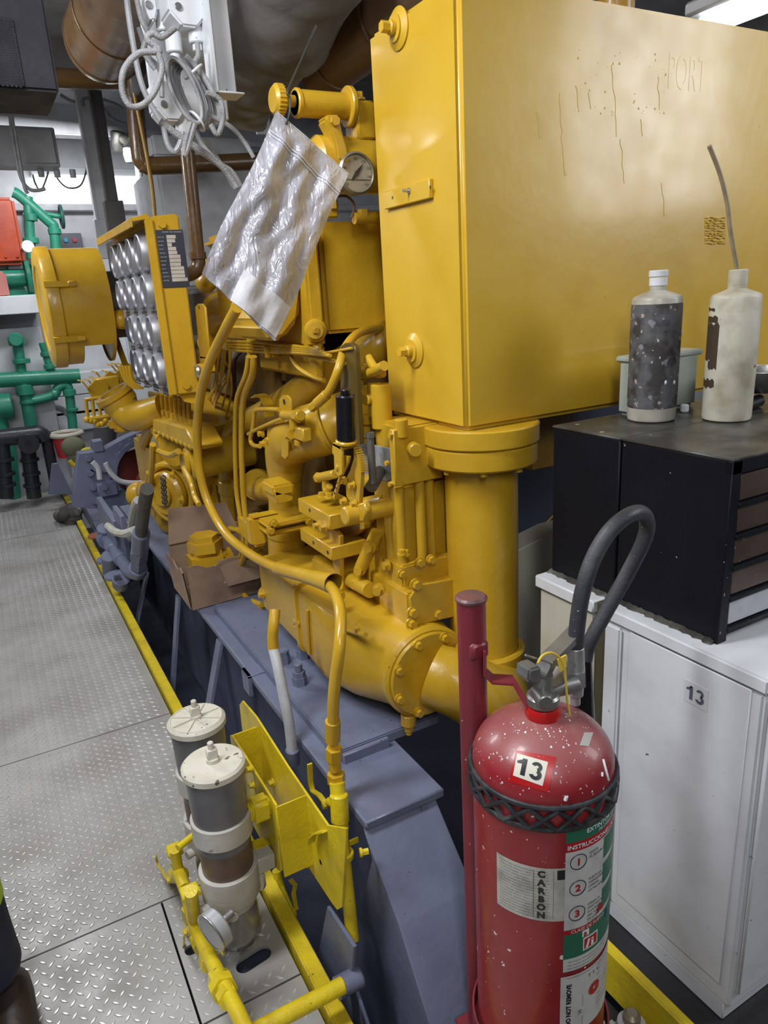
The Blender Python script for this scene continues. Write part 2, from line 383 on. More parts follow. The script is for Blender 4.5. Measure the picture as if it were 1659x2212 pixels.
# yellow kerbs at the plate edges
k = MB().box((0.42, -1.4, -0.09), (0.425, 7.3, 0.03), 0.001).box((0.425, -1.4, 0.018), (0.462, 7.3, 0.03), 0.003)
struct('trim_3', k, YBR)
k = MB().box((1.095, -1.4, -0.10), (1.101, 1.30, 0.028), 0.001).box((1.101, -1.4, 0.018), (1.125, 1.30, 0.028), 0.003)
struct('trim_4', k, YBR)

# ================================================================ far end of the room
t = MB(); YW = 7.9
p = PY(70, 395, YW); q = PY(335, 397, YW)
o = empty('fluorescent_light', 'long bright fluorescent batten on the far white wall', 'ceiling light', (p.x, YW, p.z))
obj('housing', MB().box((p.x, 7.84, p.z+0.06), (q.x, 7.995, p.z+0.13)), WHT, o)
LIT = mat('lit_tube', (0.95, 0.98, 1.0), 0.4, emit=3.2, rvar=0)
tube_ = MB()
for dz in (-0.03, 0.025): tube_.cyl((p.x+0.02, 7.86, p.z+dz), (q.x-0.02, 7.86, p.z+dz), 0.045, n=16)
obj('tube', tube_, LIT, o)
# orange-red tank
a = PY(0, 425, 7.3); b = PY(57, 570, 7.3)
o = empty('red_tank', 'orange red painted steel tank with riveted lower edge on the white shelf', 'tank', (a.x, 7.3, b.z))
obj('body', MB().box((a.x-0.5, 7.3, b.z), (b.x, 7.75, a.z), 0.03, 3), ORG_R, o)
rv = MB()
for i in range(8): rv.sph((b.x-0.06-i*0.09, 7.298, b.z+0.06), 0.012, n=10)
obj('rivets', rv, ORG_R, o)
# shelf
a = PY(0, 640, 7.25); b = PY(86, 676, 7.25)
one('wall_shelf', MB().box((a.x-0.6, 7.25, b.z), (b.x+0.03, 7.98, a.z), 0.006), WHT, 'thick white shelf on the far wall under the orange tank', 'shelf')
one('steel_locker', MB().box((a.x-0.55, 7.5, 0.55), (b.x, 7.97, b.z-0.12), 0.008), WHT, 'grey white locker hanging under the white shelf behind green pipes', 'locker')
# green pump on the shelf
YP = 7.12
c = PY(45, 602, YP); zs = PY(45, 641, 7.25).z
o = empty('green_pump', 'small green pump with motor and bell flange on the white shelf', 'pump', (c.x, YP+0.2, zs))
obj('motor', MB().cyl((c.x-0.16, YP+.3, c.z+.02), (c.x+0.06, YP+.3, c.z+.02), 0.075, n=20, bev=0.01), GRN, o)
obj('flange', MB().cyl((c.x+0.06, YP+.3, c.z+.02), (c.x+0.1, YP+.3, c.z+.02), 0.16, n=24, bev=0.006).torus((c.x+.02, YP+.3, c.z+.08), YA, 0.1, 0.01), GRN, o)
obj('foot', MB().box((c.x-.16, YP+.2, zs), (c.x+.12, YP+.4, zs+.02)).prism([(c.x-.12, YP+.3, zs+.02), (c.x+.06, YP+.3, zs+.02), (c.x, YP+.3, c.z), (c.x-.06, YP+.3, c.z)], (0, .02, 0)), GRN, o)
c2 = PY(10, 610, YP)
one('pump_block', MB().box((c2.x-.2, 7.3, zs), (c2.x+.03, 7.6, zs+.22), .02, 2), mat('faded_red', (.55, .2, .18), .5), 'faded pink red block beside the green pump', 'machine block')
# control box
a = PY(126, 504, 7.9); b = PY(180, 534, 7.9)
o = empty('control_box', 'grey push button box with one blue and one red button on far wall', 'switch box', ((a.x+b.x)/2, 7.92, b.z))
obj('case', MB().box((a.x, 7.9, b.z-.1), (b.x, 7.99, a.z), .005), mat('box_grey', (.16, .17, .20), .4), o)
for px, cc, nm in ((142, (.1, .5, .75), 'blue button'), (161, (.7, .1, .15), 'red button')):
    c = PY(px, 519, 7.9); obj('button', MB().cyl((c.x, 7.9, c.z), (c.x, 7.88, c.z), .022, n=16, bev=.004), mat(nm.replace(' ', '_'), cc, .3), o, nm)
# wall cabinet at the left
a = PY(0, 268, 5.6); b = PY(132, 360, 5.6)
o = empty('wall_junction_cabinet', 'wide dull white electrical cabinet hung under ceiling cables at left', 'cabinet', ((a.x+b.x)/2, 5.7, b.z))
obj('body', MB().box((a.x-.05, 5.62, b.z), (b.x, 5.8, a.z), .008), WGR, o)
obj('door', MB().box((a.x+.11, 5.6, b.z+.02), (b.x-.02, 5.62, a.z-.02), .004), WGR, o)
obj('cable_glands', MB().cyl((a.x+.2, 5.7, b.z), (a.x+.2, 5.7, b.z-.05), .02).cyl((a.x+.3, 5.7, b.z), (a.x+.3, 5.7, b.z-.05), .02).cyl((a.x+.4, 5.7, b.z), (a.x+.4, 5.7, b.z-.05), .02), WGR, o)
def cable(name, pts, r, m, label, cat='cable', group=None, n=8, res=6): return one(name, MB().tube(pts, r, n, res), m, label, cat, group)
CAB = mat('white_cable_sheath', (.36, .365, .38), .5, bump=.3, bscale=200, col2=(.24, .24, .26), cscale=14)
for i, l in enumerate([[(8, 40), (25, 245), (32, 280), (40, 330), (52, 400), (60, 418)], [(4, 40), (22, 250), (28, 300), (44, 380), (66, 410), (98, 408)], [(118, 362), (124, 385), (145, 405), (172, 402), (185, 375), (190, 340)], [(70, 372), (76, 395), (88, 412), (102, 380), (104, 366)]]):
    cable('drop_cable', LY([(a, b, 7.87 if b in (362, 340, 372, 366) else 7.79) if i > 1 else (a, b) for a, b in l], 5.45), .011 if i < 2 else .008, CAB if i < 2 else RUB, ['white cable dropping past the left edge of the wall cabinet', 'white cable drooping from the wall cabinet to its right', 'thin dark wire looping in front of the fluorescent batten', 'short dark wire hook left of the batten'][i])
# ---- green pipework (one welded run each)
def pipe_run(name, label, runs, mat_, fl=(), cat='pipe', extra=None, group=None, res=5):
    mb = MB()
    for pts, r in runs: mb.tube(pts, r, 16, res, smooth=len(pts) > 2)
    o = empty(name, label, cat, runs[0][0][-1], group); obj('pipe', mb, mat_, o)
    for (c, d, R, h) in fl: obj('flange', MB().cyl(V(c)-V(d)*h/2, V(c)+V(d)*h/2, R, n=20, bev=.004), mat_, o)
    return o
Y1 = 7.35
A = lambda x, y, yy=Y1: PY(x, y, yy)
pipe_run('green_header_pipe', 'thick horizontal green header pipe at far left', [([A(-20, 822), A(172, 812)], .068)], GRN)
o = pipe_run('green_riser_pipe', 'green riser with capped tee on top of the green header', [([A(36, 725), A(47, 812)], .045), ([A(50, 815), A(68, 925)], .055)], GRN, [(A(46, 780), ZA, .075, .04), (A(36, 737), ZA, .07, .07), (A(53, 842), ZA, .075, .09), (A(60, 868), ZA, .068, .03)])
obj('tee_mouth', MB().cyl(A(33, 733), A(33, 733)+V((0, -.09, 0)), .06, n=20, bev=.008), GRN, o)
pipe_run('green_branch_pipe', 'green branch pipe with double elbow below the green header', [([A(70, 866), A(90, 862), A(118, 852), A(125, 838), A(143, 832), A(150, 850), A(158, 930)], .042)], GRN, [(A(118, 852), XA, .055, .04), (A(150, 848), ZA, .058, .06), (A(156, 885), ZA, .055, .03)], res=6)
o = pipe_run('green_diagonal_pipe', 'bright green pipe slanting down past the orange tank and turning vertical', [([A(28, 415), A(45, 425), A(105, 478), A(116, 492), A(122, 545)], .045)], GRN, [(A(118, 500), ZA, .055, .05)], res=8)
o = pipe_run('green_valve_pipe', 'dark green vertical pipe with small gate valve beside the orange tank', [([A(60, 425), A(68, 560)], .04)], GRN, [(A(67, 520), ZA, .065, .05), (A(66, 470), ZA, .055, .06)])
w = A(133, 468); v0 = A(70, 458)
obj('valve_stem', MB().cyl(v0, w, .022), GRN, o)
obj('handwheel', MB().torus(w, XA, .09, .014, 20).cyl(w-V((0, 0, .09)), w+V((0, 0, .09)), .01).cyl(w-V((0, .09, 0)), w+V((0, .09, 0)), .01), mat('green_handwheel', (.03, .10, .09), .4), o)
pipe_run('green_side_pipe', 'vertical green pipe behind the lower left of the yellow drum', [([A(92, 740), A(112, 808)], .035)], GRN, [(A(100, 765), ZA, .05, .04), (A(108, 792), ZA, .055, .04)])
one('green_flange_cover', MB().cyl(A(-5, 880), A(-5, 880)+V((.12, 0, 0)), .12, n=24, bev=.01).cyl(A(-6, 890), A(2, 925), .07), GRN, 'green flanged pipe end cut by left edge of view', 'pipe flange')
# small pressure gauge near tank
c = A(60, 533, 7.1); one('dial_gauge', MB().cyl(c, c+V((0, -.03, 0)), .05, n=20, bev=.004).cyl(c, (c.x-.04, 7.4, c.z), .012), WHT, 'tiny white dial gauge at the lower right corner of the orange tank', 'gauge')
# bits of white pipework behind green branch
one('white_hose_bundle', MB().tube(LY([(78, 880), (95, 886), (120, 880), (140, 888), (152, 902)], 7.6), .03, 10).tube(LY([(85, 850), (100, 870), (80, 885)], 7.6), .02, 8), WGR, 'dirty white hoses behind the green branch pipe', 'hose')
for i, (y0, y1) in enumerate(((812, 850), (858, 890), (896, 925))):
    a = PY(85, y0, 7.75); b = PY(215, y1, 7.75); one('wall_trunking', MB().box((a.x, 7.75, b.z), (b.x+.8, 7.95, a.z), .01), WHT, 'white wall trunking, %s of the three behind the green pipes' % ('topmost', 'middle', 'lowest')[i], 'trunking', 'white wall trunking')
# black manifold
Y2 = 6.9
B_ = lambda x, y, yy=Y2: PY(x, y, yy)
BPM = mat('black_pipe_paint', (.022, .024, .03), .4, bump=.3, bscale=60, specks=[((.25, .25, .26), 50, .74)])
o = empty('black_manifold', 'black painted pipe manifold with flanged legs at far left', 'pipe manifold', B_(60, 1070))
obj('header', MB().tube([B_(-15, 948), B_(60, 940), B_(85, 938), B_(97, 950)], .075, 16, 4).box((B_(94, 950).x-.02, Y2-.02, .1), (B_(108, 950).x+.02, Y2+.1, B_(98, 935).z), .02), BPM, o)
for x0, x1 in ((58, 74), (4, 14)): obj('leg', MB().tube([B_(x0, 955), B_(x1, 1075)], .062, 16, smooth=False).cyl(B_(x0+5, 990), B_(x0+6, 996), .078).cyl(B_(x0+9, 1020), B_(x0+10, 1026), .075).cyl(B_(x0+11, 1045), B_(x0+12, 1050), .075), BPM, o)
obj('flange', MB().ring(B_(60, 955)+V((0, -.12, 0)), YA, .03, .085, .05, 24).cyl(B_(60, 955)+V((0, -.11, 0)), B_(60, 955), .05), BPM, o)
pipe_run('green_drain_pipe', 'dim green pipe standing behind the black manifold legs', [([A(22, 960), A(34, 1075)], .05)], GRN)
# grey gusset and bucket
a = [PY(*q, 6.6) for q in ((104, 1068), (112, 1002), (126, 1000), (157, 1068))]
one('grey_gusset', MB().prism(a, (0, .03, 0), .004), GRY, 'blue grey triangular gusset plate beside the black manifold', 'gusset')
c = PY(152, 985, 6.9); zt = PY(152, 936, 6.9).z
o = empty('red_bucket', 'red bucket with cream rim standing behind the grey bearing stand', 'bucket', (c.x, 6.9, c.z))
obj('body', MB().lathe([(0, 0), (.10, 0), (.125, zt-c.z), (.115, zt-c.z), (.09, .01), (0, .01)], (c.x, 6.9, c.z), ZA), mat('bucket_red', (.6, .04, .05), .35), o)
obj('rim', MB().torus((c.x, 6.9, zt), ZA, .128, .022), CRM, o)
one('green_rag', MB().sph(PY(158, 965, 6.7), .10, (1, .6, .9), 14).sph(PY(165, 988, 6.7), .07, (1, .6, 1.1), 12), mat('olive_cloth', (.16, .17, .10), .9, bump=.8, bscale=30), 'olive green rag bundled beside the red bucket', 'rag')
one('yellow_strap', MB().tube(LY([(150, 995), (163, 1005), (178, 975), (195, 970)], 6.6), .018, 8), YBR, 'yellow strap lying behind the grey bearing stand', 'strap')
c = PY(226, 962, 6.2); ct = PY(228, 920, 6.2)
o = empty('vent_stub', 'dark grey upright pipe stub with pale rim behind the bearing stand', 'pipe stub', c)
obj('pipe', MB().cyl(c, ct, .09, n=24), mat('stub_grey', (.09, .09, .10), .5), o); obj('rim', MB().ring(ct, ZA, .06, .095, .035), WGR, o)
# rag on the floor
rg = MB()
c = PZ(150, 1125, 0)
random.seed(3)
for i in range(9): rg.sph((c.x+random.uniform(-.09, .09), c.y+random.uniform(-.1, .1), .035+random.uniform(0, .05)), random.uniform(.05, .08), (1, 1.1, .75), 10)
one('dirty_rag', rg, mat('grimy_cloth', (.05, .045, .04), .9, bump=1.0, bscale=25, col2=(.24, .22, .20), cscale=9), 'grimy grey rag crumpled on the tread plates at the yellow kerb', 'rag')
# more wall furniture behind the panel
a = PY(88, 445, 7.95); b = PY(150, 500, 7.95)
# ================================================================ engine bed (blue-grey)
def cbox(mb, t, b, x, dx, dy, bev=.003, seg=1):
    # box whose near-left upright edge is seen from t down to b on the plane X = x; runs dy into the depth and dx to the right
    p, q = PX(*t, x), PX(*b, x); y = (p.y+q.y)/2; return mb.box((x, y, q.z), (x+dx, y+dy, p.z), bev, seg)
def hexes(mb, l, d, r, h, X=None, Y=None, washer=True):
    for a in l: mb.bolt(PX(*a, X) if X is not None else PY(*a, Y), d, r, h, washer)
NX, NY = V((-1, 0, 0)), V((0, -1, 0))
bed = empty('engine_bed', 'long blue grey steel engine bed running under the yellow engine', 'engine bed', (.7, 3, -.1))
m = MB().box((.60, 1.31, .395), (.83, 4.75, .42), .004).box((.76, 1.31, -.5), (.78, 5.6, .395), 0)
obj('beam', m, GRY, bed)
one('bed_web_shade', MB().box((.50, 1.75, -.55), (.755, 1.76, -.2), 0), GDK, 'dark bulkhead plate low inside the engine bed', 'plate') if False else None
for (a, b) in (((475, 1385), (432, 1530)), ((385, 1288), (356, 1470)), ((318, 1235), (303, 1345))):
    p = PX(*a, .605); q = PX(*b, .49)
    obj('rib', MB().prism([p, (q.x, p.y, q.z), (q.x+.012, p.y, q.z-.25), (.76, p.y, q.z-.25), (.76, p.y, .39), (.605, p.y, .395)], (0, .014, 0), .001) if False else MB().strip([p, V((q.x, p.y-.01, q.z-.12))], .055, .012, (0, 1, 0)), GRY, bed)
m = MB().box((.645, 1.56, .42), (.98, 2.75, .452), .004, 2)
obj('mounting_plate', m, GRY, bed)
m = MB().box((.655, 1.540, .375), (.80, 1.556, .450), .003)
obj('stop_bracket', m, GRY, bed)
pp = PY(797, 1641, 1.5395); obj('bracket_hole', MB().cyl(pp, pp+V((0, -.001, 0)), .008, n=16), GDK, bed)
side = [PX(a, b, .6) for a, b in ((781, 1779), (863, 2000), (960, 2320), (840, 2420), (757, 2055), (803, 1855))]
obj('end_gusset', MB().prism(side, (.21, 0, 0), .003), GRY, bed)
low = [PX(a, b, .5) for a, b in ((679, 2098), (706, 1958), (764, 2046), (758, 2112), (820, 2300), (700, 2330))]
obj('side_gusset', MB().prism(low, (.01, 0, 0), .002), GRY, bed)
c = PX(749, 2124, .485); obj('pipe_socket', MB().cyl(c+V((-.03, 0, 0)), c+V((.04, 0, 0)), .026, n=24, bev=.004), GRY, bed)
tabp = PX(546, 1478, .6); obj('lug', MB().box((.585, tabp.y, .345), (.60, tabp.y+.07, .425), .002).box((.585, tabp.y, .415), (.66, tabp.y+.07, .425), .002), GRY, bed)
for i, (a, h) in enumerate((((648, 1478), .075), ((656, 1420), .06), ((613, 1432), .05))):
    p = PZ(*a, .452); mb = MB(); mb.hexa(p, ZA, .024, .03).hexa(p+V((0, 0, .03)), ZA, .021, .018).cyl(p+V((0, 0, .048)), p+V((0, 0, h)), .013, n=16, bev=.002); obj('stud_nut', mb, GRY, bed)
# far lower part of the bed
obj('far_pad', MB().box((.5, 4.76, .10), (1.3, 6.4, .14), .004).box((.56, 4.76, .14), (.78, 5.0, .30), .01), GRY, bed)
obj('far_channel', MB().box((.50, 4.4, .02), (.60, 6.8, .06), .004).strip([PX(258, 1160, .6), PX(237, 1120, .6)], .08, .02, YA), GRY, bed)

# ---- bearing stand with red coupling disc
YB = 5.45
def L_(l, y=YB): return [PY(a, b, y) for a, b in l]
st = empty('bearing_stand', 'blue grey bearing stand bolted round a dark red coupling disc', 'machine stand', PY(200, 1097, YB))
arc = []
c0 = PY(322, 1020, YB); e1 = PY(252, 1010, YB); R0 = c0.x-e1.x
for k in range(13):
    t = PI*0.52+k*(PI*0.90)/12; arc.append(c0+V((math.cos(t), 0, math.sin(t)))*R0*1.0)
poly = L_([(320, 925), (272, 945), (220, 973), (169, 980), (158, 1096), (226, 1100), (262, 1122)])
obj('plate', MB().prism([arc[0]] + poly + arc[::-1][:-1], (0, .12, 0), .004), GRY, st)
mb = MB(); u = []
for k in range(15):
    t = PI*0.5+k*(PI*0.62)/14; u.append(c0+V((math.cos(t), 0, math.sin(t)))*(R0+.03)+V((0, -.01, 0)))
obj('arc_flange', MB().strip(u, .07, .03, YA), GRY, st)
mb = MB()
for a in ((190, 990), (203, 1010), (195, 1022), (200, 1053), (205, 1082), (240, 1025), (225, 1013), (252, 985), (262, 965), (282, 953), (246, 1000)): mb.bolt(PY(*a, YB), NY, .022, .03)
obj('bolts', mb, GRY, st)
obj('bracket_boss', MB().box(PY(222, 1062, YB)-V((.04, .06, .03)), PY(245, 1045, YB)+V((.02, 0, .03)), .01).cyl(PY(222, 1048, YB), PY(222, 1048, YB)+V((0, -.08, 0)), .025), GRY, st)
p = PY(212, 970, YB); obj('top_lug', MB().box((p.x-.03, YB-.01, p.z-.02), (p.x+.04, YB+.1, p.z+.06), .005), GRY, st)
CPL = mat('oxide_red_paint', (.21, .03, .025), .5, bump=.2)
cd = empty('coupling_disc', 'dark red coupling disc behind the bearing stand', 'coupling', PY(300, 1045, YB+.1))
cc = PY(310, 1045, YB+.08)
obj('disc', MB().cyl(cc, cc+V((0, .06, 0)), .27, n=40, bev=.01), CPL, cd)
obj('hub', MB().cyl(cc+V((.05, -.05, 0)), cc+V((.05, 0, 0)), .12, n=28, bev=.02), CPL, cd)
cable('white_hose', LY([(228, 1000), (240, 1022), (262, 1040), (300, 1043), (325, 1038)], 5.2), .018, WGR, 'white hose drooping across the dark red coupling disc', 'hose', res=8)
cable('white_hose', LY([(200, 998), (212, 1012), (216, 1035)], 5.3), .02, WGR, 'short white hose on the grey bearing stand face', 'hose', res=8)

# ---- grey pipe assembly by the kerb
XP = .50
g = empty('grey_pipe_assembly', 'blue grey valve and elbow pipework at the yellow kerb beside the cardboard box', 'pipe', PX(275, 1270, XP))
Lp = lambda l, x=XP: [PX(a, b, x) for a, b in l]
obj('pipe', MB().tube(Lp([(230, 1165), (250, 1190), (268, 1217), (281, 1234), (293, 1236), (299, 1222), (300, 1205)]), .036, 20, 6), GRY, g)
mb = MB()
for a, b, r in (((240, 1178), (248, 1189), .046), ((258, 1202), (264, 1211), .044), ((297, 1236), (299, 1226), .047), ((232, 1168), (227, 1160), .06)): mb.cyl(PX(*a, XP), PX(*b, XP), r, n=24, bev=.004)
obj('collar', mb, GRY, g)
mb = MB(); 
for a, b, r in (((299, 1222), (300, 1205), .043), ((300, 1203), (302, 1186), .046)): mb.hexa(PX(*a, XP), PX(*b, XP)-PX(*a, XP), r, (PX(*b, XP)-PX(*a, XP)).length)
mb.cyl(PX(302, 1186, XP), PX(305, 1150, XP), .041, n=20, bev=.004); obj('hose_fitting', mb, GRY, g)
mb = MB()
mb.cyl(PX(228, 1160, XP), PX(226, 1140, XP), .05, n=20, bev=.004).cyl(PX(240, 1240, .46), PX(236, 1200, .46), .05, n=20, bev=.004).ring(PX(255, 1246, .46), ZA, .02, .075, .02).ring(PX(234, 1212, .46), ZA, .02, .07, .02).cyl(PX(262, 1248, .46), PX(262, 1262, .46), .05).cyl(PX(230, 1232, .44), PX(229, 1262, .44), .025).box(PX(216, 1130, .5)+V((0, -.03, -.05)), PX(244, 1128, .5)+V((.04, .03, .0)), .006).box(PX(258, 1185, .52), PX(262, 1120, .52)+V((.03, .05, 0)), .004)
for k in range(4): mb.bolt(PX(258, 1240+k*4, .45), NX, .012, .03)
obj('valve_body', mb, GRY, g)
HOS = mat('grimy_rubber_hose', (.07, .065, .055), .6, bump=.3, bscale=80, col2=(.13, .12, .09), cscale=10)
one('rubber_hose', MB().tube(Lp([(305, 1152), (309, 1110), (314, 1080), (318, 1056)]), .029, 20, 6), HOS, 'thick dark rubber hose standing up from the grey elbow', 'hose')
cable('thin_white_hose', Lp([(281, 1195), (283, 1140), (289, 1100), (298, 1080)], .56), .022, CRM, 'cream hose running up behind the dark rubber hose', 'hose', res=8)
cable('thin_white_hose', Lp([(233, 1136), (248, 1148), (268, 1153), (292, 1146)], .48), .022, CRM, 'cream hose curving across the grey pipework to the rubber hose', 'hose', res=8)
one('rust_flake_pile', MB().sph(PZ(208, 1157, .12), .05, (1.2, 1.3, .4), 10), mat('rust', (.28, .09, .04), .9, bump=1), 'orange rusty patch of debris on the grey bed by the kerb', 'debris')

# ---- cardboard box with yellow fittings, on the bed
CRD = mat('worn_cardboard', (.30, .20, .135), .8, bump=.25, bscale=25, col2=(.19, .12, .085), cscale=6, specks=[((.42, .36, .30), 18, .74)])
zb = .425
p0 = PZ(416, 1318, zb); p1 = PZ(560, 1282, zb); 
bx = empty('cardboard_box', 'torn brown cardboard box holding yellow fittings on the grey bed', 'box', ((p0.x+p1.x)/2, p0.y+.15, zb))
w = p1.x-p0.x+.03; dY = .30; hh = .185
def tilt(a): return V(a)
cbx = MB()
A0, B0 = V((p0.x, p0.y, zb)), V((p0.x+w, p0.y+.02, zb)); C0, D0 = V((p0.x+w, p0.y+dY, zb)), V((p0.x-.0, p0.y+dY, zb))
def wall(mb, a, b, h, lean, th=.005, wob=.012, seed=1):
    random.seed(seed); n = 8; top = []; bot = []
    for i in range(n+1):
        t = i/n; bot.append(a.lerp(b, t)); top.append(a.lerp(b, t)+V(lean)+V((0, 0, h+random.uniform(-wob, wob))))
    secs = [bot, top]; nrm = (b-a).cross(ZA).normalized()*th
    q = [list(bot), list(top), [v+nrm for v in top], [v+nrm for v in bot]]
    mb.loft(q, cap=False, closed=False)
wall(cbx, A0, B0, hh, (0, -.012, 0), seed=2); wall(cbx, D0, A0, hh*.95, (-.015, 0, 0), seed=3); wall(cbx, B0, C0, hh*.9, (.01, 0, 0), seed=4); wall(cbx, C0, D0, hh*1.15, (0, .01, 0), seed=5)
cbx.add([A0+V((0, 0, .004)), B0+V((0, 0, .004)), C0+V((0, 0, .004)), D0+V((0, 0, .004))], [(0, 1, 2, 3)])
obj('carton', cbx, CRD, bx)
fl = MB(); fl.prism([D0+V((.0, .0, hh*1.1)), C0+V((0, 0, hh*1.1)), C0+V((-.03, .05, hh*1.1+.13)), D0+V((.03, .05, hh*1.1+.15))], (0, .005, 0)); obj('flap', fl, CRD, bx)
fl = MB(); fl.prism([B0+V((-.19, -.016, hh*1.02)), B0+V((0, -.012, hh*1.04)), B0+V((.0, -.05, hh*.45)), B0+V((-.17, -.045, hh*.42))], (0, -.004, 0)); obj('flap', fl, CRD, bx)
fx = empty('pipe_fitting', 'chunky yellow hexagonal pipe fitting lying in the cardboard box', 'pipe fitting', A0+V((.11, .13, .02)))
fc = A0+V((.115, .11, .035))
mb = MB().box(fc+V((-.075, -.06, .01)), fc+V((.075, .07, .175)), .018, 2); obj('body', mb, YEL, fx)
mb = MB().hexa(fc+V((0, 0, .175)), ZA, .075, .045).hexa(fc+V((.0, 0, .215)), ZA, .062, .03); obj('hex_cap', mb, YEL, fx)
obj('hex_nut', MB().hexa(fc+V((.07, 0, .10)), XA, .062, .035), YEL, fx)
# ================================================================ diesel engine
en = empty('diesel_engine', 'large yellow marine diesel engine on the blue grey bed', 'engine', (1.3, 3, .45))
EP = lambda name, mb, mt=None, label=None: obj(name, mb, mt or YEL, en, label)
# block, heads and covers behind the fittings
EP('engine_block', MB().box((1.06, 2.40, .50), (1.75, 4.5, 1.25), .02, 2).box((.95, 2.45, .46), (1.75, 4.4, .75), .02, 2), YSH)
EP('upper_block', MB().box((1.10, 2.5, 1.2), (1.7, 4.5, 1.72), .02), YSH)  # filler added to paint the gap behind the loom dark, as shade
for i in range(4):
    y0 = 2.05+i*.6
    EP('cylinder_head', MB().prism([(.98, y0, 1.22), (1.0, y0, 1.40), (1.16, y0, 1.52), (1.5, y0, 1.45), (1.5, y0, 1.22)], (0, .55, 0), .012), YSH)
EP('valve_cover', MB().prism([(1.0, 2.42, 1.33), (1.02, 2.42, 1.44), (1.1, 2.42, 1.49), (1.25, 2.42, 1.43), (1.22, 2.42, 1.29)], (0, .42, 0), .015, 2))
EP('exhaust_manifold', MB().tube([(1.25, 2.2, 1.62), (1.25, 3.0, 1.64), (1.25, 4.2, 1.64)], .11, 20, 4))
# aftercooler: dark box behind the bag
a = PY(688, 478, 2.1); b = PY(825, 712, 2.1)
EP('aftercooler', MB().box((a.x, 2.1, b.z), (a.x+.75, 3.1, a.z), .012, 2))
f0 = PY(652, 520, 2.08); f1 = PY(690, 690, 2.08)
EP('aftercooler_flange', MB().box((f0.x, 2.07, 1.50), (f1.x+.012, 3.0, 1.855), .008, 2).box((f0.x+.01, 2.065, 1.40), (f1.x, 2.6, 1.52), .01))
q = [PY(*p, 2.12) for p in ((645, 545), (662, 575), (660, 600), (648, 690), (616, 732), (588, 740), (560, 700), (600, 560))]
EP('air_elbow', MB().prism(q, (0, .35, 0), .02, 3))
# elbow casting with square plug
c = PX(683, 712, .92); c2 = PX(676, 750, .92)
EP('plug_elbow', MB().cyl(c+V((.03, .06, 0)), c+V((-.025, -.05, 0)), .034, n=28, bev=.006).cyl(c2, c+V((0, .01, 0)), .03, n=24).cyl(c2+V((0, 0, -.012)), c2, .036, n=24, bev=.003).cyl(c+V((-.025, -.05, 0)), c+V((-.029, -.058, 0)), .026, n=28, bev=.002).box(c+V((-.037, -.068, -.008)), c+V((-.02, -.05, .008)), .001))
# thermostat / turbo elbow left of the bag, valve gear
EP('water_elbow', MB().tube(LX([(470, 690), (485, 672), (510, 672), (545, 700), (550, 730)], .98), .075, 20, 5).cyl(PX(478, 672, .98), PX(470, 650, .98), .07, n=24, bev=.01))
EP('head_casting', MB().tube(LX([(448, 735), (460, 765), (470, 790)], .95), .05, 16, 4).box(PX(455, 815, 1.05), PX(500, 775, 1.05)+V((.3, 0, 0)), .02).box(PX(440, 545, 1.2)+V((0, 0, 0)), PX(478, 500, 1.2)+V((.2, 0, 0)), .03, 3).sph(PX(460, 585, 1.05), .06, (1, 1.4, 1), 14).sph(PX(445, 610, 1.0), .05, (1, 1.3, 1), 12))
# big diagonal coolant pipe and its drop
EP('diagonal_coolant_pipe', MB().tube([PX(*q) for q in ((885, 700, 1.28), (830, 737, 1.13), (760, 782, 1.05), (680, 832, .99), (610, 880, .96), (560, 902, .95), (522, 914, .95), (502, 938, .95), (495, 985, .95), (494, 1035, .95))], lambda t: .064 if t < .45 else .064-.016*min(1, (t-.45)/.25), 28, 8))
EP('flexible_hose', MB().tube([PX(*q) for q in ((838, 711, 1.15), (800, 712, 1.04), (768, 724, .96), (744, 755, .90), (732, 795, .86), (716, 835, .845), (700, 860, .835))], .0125, 14, 7).cyl(PX(706, 852, .84), PX(684, 872, .825), .0155, n=20, bev=.002).hexa(PX(684, 872, .825), PX(668, 886, .815)-PX(684, 872, .825), .014, .03))
EP('drop_pipe', MB().cyl(PX(496, 1035, .95), PX(497, 1062, .95), .058, n=28, bev=.004).cyl(PX(497, 1060, .95), PX(505, 1170, .95), .05, n=28).box(PX(485, 1200, .92), PX(525, 1150, .92)+V((.08, 0, 0)), .008))
# riser with the fat elbow
ax = .88
EP('fat_elbow', MB().tube([PX(*q) for q in ((617, 1030, ax), (617, 995, ax), (624, 962, ax), (650, 940, ax+.005), (700, 924, ax+.03), (750, 905, ax+.10), (800, 885, ax+.2))], lambda t: .062+.026*min(1, t*2.2), 32, 8).torus(PX(712, 919, ax+.04), PX(740, 908, ax+.08)-PX(690, 927, ax+.02), .0885, .005, 36))
EP('riser_pipe', MB().cyl(PX(617, 1122, ax), PX(615, 975, ax), .062, n=32))
YR_ = 2.17
def ybox(mb, x0, y0, x1, y1, Y, d, bev=.004, seg=1):
    p_, q_ = PY(x0, y1, Y), PY(x1, y0, Y); return mb.box((p_.x, Y, min(p_.z, q_.z)), (q_.x, Y+d, max(p_.z, q_.z)), bev, seg)
EP('sensor_boss', ybox(MB(), 592, 1042, 635, 1076, YR_, .12, .008, 2).prism([PY(*q, YR_) for q in ((592, 1060), (635, 1072), (632, 1082), (600, 1090))], (0, .1, 0), .003))
EP('riser_collar', ybox(MB().cyl(PX(617, 1150, ax), PX(617, 1120, ax), .078, n=36, bev=.006), 578, 1124, 680, 1136, YR_-.02, .16, .006, 2))
EP('riser_collar', ybox(MB(), 580, 1140, 678, 1152, YR_-.015, .15, .006, 2))
EP('riser_foot', MB().cyl(PX(621, 1240, ax), PX(618, 1146, ax), .07, n=32).lathe([(.07, 0), (.074, -.03), (.10, -.07), (.12, -.085)], PX(620, 1228, ax), ZA, 32))
